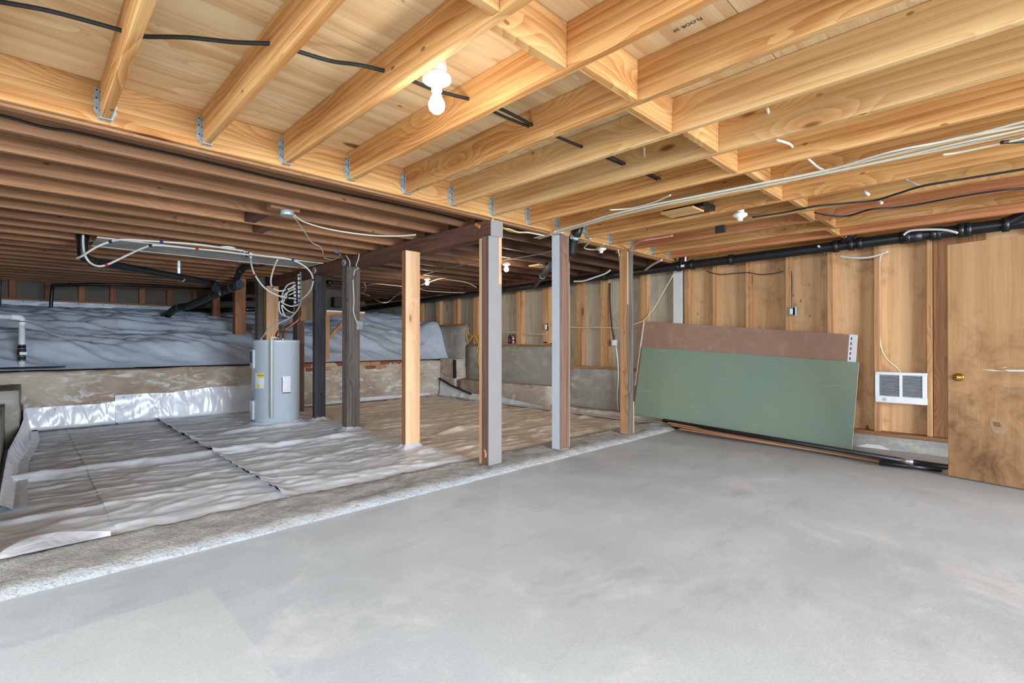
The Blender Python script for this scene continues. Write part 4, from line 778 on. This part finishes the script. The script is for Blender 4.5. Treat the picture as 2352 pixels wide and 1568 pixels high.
# vent opening with a pale batten
vb = thing('joist_vent', 'pale batten and black duct slot set between the new joists', 'vent', pz(1570, 490, 2.23)); a = pz(1520, 490, 2.215); b = pz(1615, 483, 2.215); MB().cbox(min(a.x, b.x)-.03, max(a.x, b.x)+.02, b.y, a.y, 2.205, 2.222, .003).build('batten', 'fir_bright_y', vb); MB().box(min(a.x, b.x)+.06, max(a.x, b.x)+.14, b.y-.05, a.y+.02, 2.225, 2.27).build('slot', 'abs_black', vb)
bx = py(1655, 526, 0.0+px(1655, 526, JX[11]-.01).y); tag(MB().cbox(JX[11]-.03, JX[11]-.001, bx.y-.045, bx.y+.045, bx.z-.035, bx.z+.03, .003).build('device_box', 'rubber', None), 'small black device box on the side of a new joist', 'junction box')
# ================================================================== RIGHT WALL FITTINGS
rd = thing('drain_pipe', 'long black drain pipe under the joists along the plywood wall', 'drain pipe', (6.2, 0, 2.09))
main = [(6.2, -1.2, 2.175), (6.2, 0, 2.155), (6.2, 3, 2.125), (6.2, 9, 2.035), (6.2, 11.9, 1.99)]
pipe(rd, 'pipe', main, .055, k=1)
def collar(u, w=.05, r=.066, m='abs_black'):
    y = px(u, 600, 6.2).y; zz = np.interp(y, [p[1] for p in main], [p[2] for p in main]); MB().tube([(6.2, y-w/2, zz), (6.2, y+w/2, zz)], r, 16).build('collar', m, rd)
for u in (1390, 1560, 1590, 1680, 1920, 1955, 1975, 2085, 2144, 2155, 2207, 2224, 2310): collar(u)
for u in (2093,): collar(u, .18, .064)
y0 = px(1925, 570, 6.2).y; MB().tube([(6.2, y0, 2.14), (6.15, y0-.12, 2.22), (6.12, y0-.22, 2.30)], .040, 14).build('wye_branch', 'abs_black', rd)
y0 = px(1560, 610, 6.2).y; MB().tube([(6.2, y0, 2.12), (6.05, y0-.12, 2.24), (5.98, y0-.2, 2.32)], .036, 14).build('wye_branch', 'abs_black', rd)
y0 = px(2310, 515, 6.2).y; MB().tube([(6.2, y0, 2.16), (6.18, y0-.1, 2.20), (6.12, y0-.25, 2.33)], .058, 14, smooth_path=3).build('wye_branch', 'abs_black', rd)
P = pz(1265, 608, 2.16); Q_ = Vector((6.2, px(1228, 662, 6.2).y, 2.07)); MB().tube([P, Q_], .042, 14).build('slanted_branch', 'abs_grey', rd); pm_ = P.lerp(Q_, .45); dn = (Q_-P).normalized(); MB().tube([pm_-dn*.02, pm_+dn*.02], .047, 14).build('band', 'galv', rd)
yl_ = px(1566, 624, 6.13).y; MB().box(6.139, 6.141, yl_-.03, yl_+.02, 2.10, 2.13).build('pipe_label', 'label_white', rd)
dp = thing('drain_pipe', 'short black pipe elbow dropping behind the white-faced post', 'drain pipe', pd(1312, 580, 5.1)); pipe(dp, 'pipe', [pd(1330, 520, 5.0), pd(1326, 535, 5.0), pd(1318, 552, 5.05), pd(1312, 585, 5.1)], .045, k=4); MB().tube([pd(1322, 541, 5.0), pd(1320, 547, 5.02)], .049, 14).build('band', 'galv', dp)
for P, m, lab in ((((1928, 588), (1960, 592), (2000, 590), (2040, 577)), 'pex', 'white tube curving out below the black wall drain'), (((2075, 540), (2090, 530), (2130, 527), (2170, 528), (2200, 535)), 'pex', 'white tube arching over the black wall drain'), (((1880, 565), (1888, 572), (1895, 580)), 'pex', 'white tube end slipping behind the wall drain')): cable('pex_tube', lab, 'water tube', [px(u, v, 6.28 if v > 570 else 6.1) for u, v in P], .011, m)
cable('pex_tube', 'pair of white tubes slanting up from the wall drain in the old part', 'water tube', [pz(1482, 620, 2.12), pz(1500, 607, 2.15), pz(1520, 597, 2.17)], .014, 'pex_shade')
cable('pex_tube', 'white tube with a red tag lying along the old wall drain', 'water tube', [px(u, v, 6.0) for u, v in ((1318, 646), (1340, 645), (1365, 637), (1390, 628), (1402, 620))], .012, 'pex')
# heater
hx = XS-.012; a = px(2011, 853, hx); b = px(2131, 929, hx); zt, zb = 1.0*px(2070, 854.5, hx).z, px(2070, 926, hx).z
wh2 = thing('wall_heater', 'white wall heater with two black louvred grilles below its cable', 'heater', (hx, (a.y+b.y)/2, zb)); W0, W1 = b.y, a.y
fr = MB(); xf = hx-.05; wd = W1-W0; hh = zt-zb
cols = [W0, W0+wd*.085, W0+wd*.465, W0+wd*.515, W0+wd*.915, W1]; gz0, gz1 = zb+hh*.22, zt-hh*.10
fr.cbox(xf, hx, W0, W1, zb, gz0, .008); fr.cbox(xf, hx, W0, W1, gz1, zt, .008)
for i in (0, 2, 4): fr.box(xf+.002, hx, cols[i]+.004*(i == 0), cols[i+1]-.004*(i == 4), gz0-.002, gz1+.002)
fr.build('case', 'heater_white', wh2); MB().box(hx-.012, hx-.004, W0+.02, W1-.02, gz0, gz1).build('back_plate', 'slat_dark', wh2)
for (c0, c1) in ((cols[1], cols[2]), (cols[3], cols[4])):
    fan = MB().lathe([(.003, .006), (.05, .004), (.062, 0)], (hx-.016, (c0+c1)/2, (gz0+gz1)/2-.02), 18, (-1, 0, 0)).build('fan', 'abs_grey', wh2); g = MB(); n = 17
    for i in range(n):
        z_ = gz0+(gz1-gz0)*(i+.5)/n; g.box(xf+.006, xf+.016, c0, c1, z_-.0022, z_+.0022)
    g = g.build('louvre_grille', 'slat', wh2)
MB().lathe([(.020, 0), (.018, .002)], (xf, W1-.085, zb+hh*.11), 16, (-1, 0, 0)).build('badge', 'slat', wh2)
cable('power_cable', 'cream cable hanging down the plywood wall into the wall heater', 'cable', [px(u, v, XS+.02) for u, v in ((2038, 578), (2022, 590), (2020, 640), (2020, 700), (2020, 770), (2026, 805), (2040, 828), (2058, 843), (2068, 854))], .008, 'cable_cream')
ob = thing('outlet', 'wall outlet in an open steel box on a stud above the leaning boards', 'outlet', px(1818, 728, XS+.03)); p = px(1819, 715, XS-.002); MB().cbox(p.x-.01, p.x+.05, p.y-.045, p.y+.035, p.z-.055, p.z+.055, .003).build('box', 'galv_box', ob); MB().box(p.x-.013, p.x-.010, p.y-.035, p.y+.025, p.z-.045, p.z+.045).build('recess', 'hole', ob); MB().cbox(p.x-.018, p.x-.012, p.y-.012, p.y+.020, p.z-.036, p.z+.036, .006).build('receptacle', 'porcelain', ob)
cable('power_cable', 'black cable dropping down the stud to the wall outlet', 'cable', [px(u, v, XS+.03) for u, v in ((1817, 622), (1818, 650), (1817, 705))], .009, 'cable_black')
cable('power_cable', 'black wire drooping across the stud bays under the drain pipe', 'cable', [px(u, v, XS-.004) for u, v in ((1622, 622), (1640, 628), (1660, 630), (1690, 627), (1720, 626), (1745, 630), (1775, 628), (1800, 622))], .005, 'cable_black')
ob = thing('outlet', 'pale plastic outlet box on the old stud wall with a hanging cord', 'outlet', px(1412, 794, XS)); p = px(1412, 787, XS-.01); MB().cbox(p.x-.03, p.x+.02, p.y-.045, p.y+.045, p.z-.05, p.z+.05, .006).build('box', 'galv_box', ob); MB().cbox(p.x-.034, p.x-.030, p.y-.03, p.y+.03, p.z-.04, p.z+.04, .006).build('cover', 'foam_white', ob)
cable('power_cable', 'thick black cable pair dropping to the pale outlet box', 'cable', [px(u, v, XS-.01) for u, v in ((1401, 650), (1401, 690), (1404, 740), (1410, 780))], .013, 'cable_black')
cable('extension_cord', 'white cord hanging from the pale outlet box to the ground sheet', 'cord', [px(u, v, 6.3) for u, v in ((1415, 795), (1419, 830), (1420, 870), (1418, 910), (1420, 940), (1426, 968))], .009, 'cable_white')
ob = thing('outlet', 'small wall outlet above the shelf plate with cans', 'outlet', px(1256, 758, XS-.01)); p = px(1256, 751, XS-.01); MB().cbox(p.x-.02, p.x+.01, p.y-.03, p.y+.03, p.z-.055, p.z+.055, .005).build('box', 'hole', ob); MB().cbox(p.x-.026, p.x-.02, p.y-.022, p.y+.022, p.z-.045, p.z+.045, .006).build('receptacle', 'porcelain', ob)
cable('power_cable', 'cream cable strung level across the old studs', 'cable', [px(u, v, XS-.012) for u, v in ((1110, 768), (1160, 762), (1215, 766), (1250, 767), (1257, 762))], .008, 'cable_cream'); cable('power_cable', 'cream cable rising from the small outlet and on to the corner', 'cable', [px(u, v, XS-.012) for u, v in ((1258, 748), (1266, 742), (1285, 746), (1320, 752), (1370, 751), (1420, 753), (1452, 746), (1478, 735), (1502, 708), (1525, 668), (1547, 630))], .008, 'cable_cream')
# things standing on the sill plate
for i, u in enumerate((1171, 1179)):
    p = px(u, 787, XS+.03); t = thing('spray_can', ('black spray can with a red band standing on the sill plate', 'silver spray can with a red band standing on the sill plate')[i], 'can', (p.x, p.y, 1.091), 'spray cans on the sill plate'); MB().lathe([(.030, 0), (.032, .004), (.032, .13), (.024, .145), (.016, .15)], (p.x, p.y, 1.091), 16).build('can', 'steel' if i else 'slat_dark', t); MB().lathe([(.0325, .05), (.0325, .085)], (p.x, p.y, 1.091), 16).build('band', 'tag_red', t); MB().lathe([(.016, .15), (.016, .17)], (p.x, p.y, 1.091), 12).build('cap', 'rubber', t)
p = px(1254, 788, XS+.03); t = thing('tape_measure', 'yellow tape measure lying on the sill plate', 'tool', (p.x, p.y, 1.091)); MB().cbox(p.x-.03, p.x+.03, p.y-.07, p.y+.05, 1.091, 1.14, .015).build('case', 'cable_yellow', t); MB().cbox(p.x-.02, p.x+.02, p.y-.12, p.y-.06, 1.091, 1.105, .003).build('tongue', 'rubber', t)
cable('extension_cord', 'yellow cord hung in loops on the old studs behind the thick post', 'cord', [px(u, v, XS-.03) for u, v in ((1105, 770), (1085, 772), (1072, 758), (1075, 785), (1090, 770), (1102, 800), (1095, 810), (1100, 790), (1108, 775), (1098, 830), (1108, 850))], .009, 'cable_yellow')
# tar stripe on the footing step
tag(rough(6.05, 6.09, 7.76, 7.82, .42, .78, .012).build('tar_patch', 'tar', None), 'black tar smear down the corner of the tall footing', 'tar patch')
# ================================================================== LEANING BOARDS
def board(name, label, BL, BR, TR, TL, th, mat, edge='gypsum'):
    P = [Vector(p) for p in (BL, BR, TR, TL)]; n = (P[1]-P[0]).cross(P[3]-P[0]).normalized(); n = n if n.x < 0 else -n
    t = thing(name, label, 'wallboard', (P[0]+P[1])/2); m = MB(); m.prism([p-n*th for p in P], n*th, 1); m.fix = True
    for i in range(len(m.f)):
        if i < 2: m.m[i] = 0
    m.build('panel', [mat, edge], t); return t, P, n
def lean(u, v, x0, k):   # picture point met with the leaning plane x = x0 + k z
    r = ray(u, v); d = (x0+k*CAMZ)/(r.x-k*r.z); return C0+r*d
t, P, n = board('green_wallboard', 'green moisture-resistant wallboard leaning in front of the brown board', lean(1455, 951, 5.98, .27), lean(1956, 1036, 5.98, .27), lean(1973, 832, 5.98, .27), lean(1475, 797, 5.98, .27), .012, 'board_green')
t, P, n = board('brown_wallboard', 'brown-faced wallboard leaning on the studs behind the green board', lean(1451, 930, 6.015, .262), lean(1950, 1030, 6.015, .262), lean(1970, 769, 6.015, .262), lean(1478, 737, 6.015, .262), .013, 'board_brown')
e = (P[3]-P[2]).normalized(); dn = (P[1]-P[2]).normalized(); w = .075
tp_ = MB().prism([P[2]+n*.0005, P[2]+e*w+n*.0005, P[2]+e*w+dn*.5+n*.0005, P[2]+dn*.5+n*.0005], n*.0008).build('edge_tape', 'label_white', t)
for k in range(5): o = P[2]+e*w*.62+dn*(.03+k*.055)+n*.0013; MB().prism([o, o+e*.012, o+e*.012+dn*.03, o+dn*.03], n*.0004).build('printed_mark', 'ink_faint', tp_)
e2 = (P[0]-P[3]).normalized(); e3 = (P[2]-P[3]).normalized(); MB().prism([P[3]+n*.0005, P[3]+e3*.022+n*.0005, P[3]+e3*.022+e2*.95+n*.0005, P[3]+e2*.95+n*.0005], n*.0008).build('edge_tape', 'label_white', t)
# cedar strips and black pipes on the floor
def strip(a, b, za, zb_, w, th, label):
    A_, B_ = pz(*a, za), pz(*b, zb_); d = (B_-A_).normalized(); s = Vector((d.y, -d.x, 0)).normalized()*-w
    if s.x < 0: s = -s
    m = MB().prism([A_, B_, B_+s, A_+s], (0, 0, th)); m.fix = True; return tag(m.build('wood_strip', 'strip_y', None), label, 'wood strip', 'wood strips in the floor pile')
strip((1560, 986), (2120, 1076), .050, .004, .05, .010, 'lowest bare wood strip of the floor pile, reaching furthest toward the door'); strip((1540, 977), (2056, 1068), .066, .015, .05, .010, 'bare wood strip lying directly on the lowest strip of the floor pile'); strip((1497, 966), (2076, 1063), .064, .027, .06, .010, 'wide bare wood strip whose end overhangs the curb beside the slim post'); strip((1534, 971), (2060, 1059), .078, .039, .035, .009, 'narrow topmost wood strip of the pile, against the long black pipe')
f1 = thing('floor_pipe', 'long black pipe with a taped joint lying along the foot of the green board', 'pipe', pz(1524, 966, .09))
MB().tube([pz(1524, 965, .094), pz(2070, 1057, .075)], .023, 14).build('pipe', 'abs_black', f1); MB().tube([pz(2068, 1056.5, .075), pz(2098, 1061, .073)], .025, 14).build('taped_joint', 'steel', f1); MB().tube([pz(2096, 1060.5, .073), pz(2250, 1083, .065)], .022, 14).build('pipe', 'abs_black', f1)
f2 = thing('floor_pipe', 'short black pipe at the end of the strip pile near the door', 'pipe', pz(2060, 1068, .03)); MB().tube([pz(2020, 1062, .040), pz(2162, 1078, .028)], .024, 14).build('pipe', 'abs_black', f2)
f3 = thing('floor_pipe', 'second short black pipe tucked behind the strip pile near the door', 'pipe', pz(2060, 1060, .03)); MB().tube([pz(2030, 1061, .03)+Vector((.07, .02, 0)), pz(2172, 1076, .028)+Vector((.08, 0, 0))], .024, 14).build('pipe', 'abs_black', f3)
# ================================================================== DOOR
A_ = pz(2177.6, 1091.6, .010); B_ = pz(2352, 1123, .010); d = (B_-A_); d.z = 0; d.normalize(); L = .82; dz = pd(2182, 562, (A_-C0).dot(Fv)).z; out = Vector((d.y, -d.x, 0)); out = out if out.x < 0 else -out
dr_ = thing('door_leaf', 'stained plywood door leaf standing open with a brass knob', 'door', A_+d*L/2)
MB().cbox(0, L, -.036, 0, .010, dz, .002, Matrix(((d.x, out.x, 0, A_.x), (d.y, out.y, 0, A_.y), (0, 0, 1, 0), (0, 0, 0, 1)))).build('slab', 'veneer_z', dr_)
def dpt(u, v): r = ray(u, v); nn = out; k = (A_-C0).dot(nn)/r.dot(nn); return C0+r*k
kp = dpt(2203, 866); kn = MB().lathe([(.032, 0), (.033, .004), (.026, .008), (.012, .012), (.011, .030), (.020, .036), (.027, .048), (.026, .060), (.014, .066), (.001, .067)], kp, 24, out).build('knob', 'brass', dr_)
MB().lathe([(.005, 0), (.004, .002)], kp+out*.067, 10, out).build('keyhole', 'hole', kn)
sc = [(2274, 957), (2285, 955), (2290, 963), (2302, 967), (2316, 984), (2315, 996), (2296, 997), (2281, 992), (2274, 975)]; MB().prism([dpt(*p)+out*.0005 for p in sc], out*.0008).build('veneer_scar', 'particle', dr_)
sc = [(2280, 968), (2297, 970), (2300, 980), (2284, 980)]; MB().prism([dpt(*p)+out*.0015 for p in sc], out*.0006).build('torn_core', 'plate_y', dr_)
for P in (((2252, 848), (2280, 849), (2310, 853), (2282, 852)), ((2306, 849), (2352, 849), (2352, 853), (2316, 853)), ((2298, 844), (2312, 842), (2311, 844))): MB().prism([dpt(*p)+out*.0005 for p in P], out*.0006).build('scratch', 'foam_white', dr_)

# partition carrying the open door's hinges, just outside the view
we = struct('wall_entry', (5.9, -.5, 0)); hp_ = A_+d*(L+.012)
MB().cbox(hp_.x-.03, hp_.x+.06, hp_.y-.10, hp_.y-.004, 0, 2.18, .004).build('door_jamb', 'stud_z', we)
for zz_ in (.25, 1.0, 1.68): MB().tube([(hp_.x-.0, hp_.y-.001, zz_), (hp_.x, hp_.y-.001, zz_+.09)], .006, 8).build('hinge', 'brass', we)
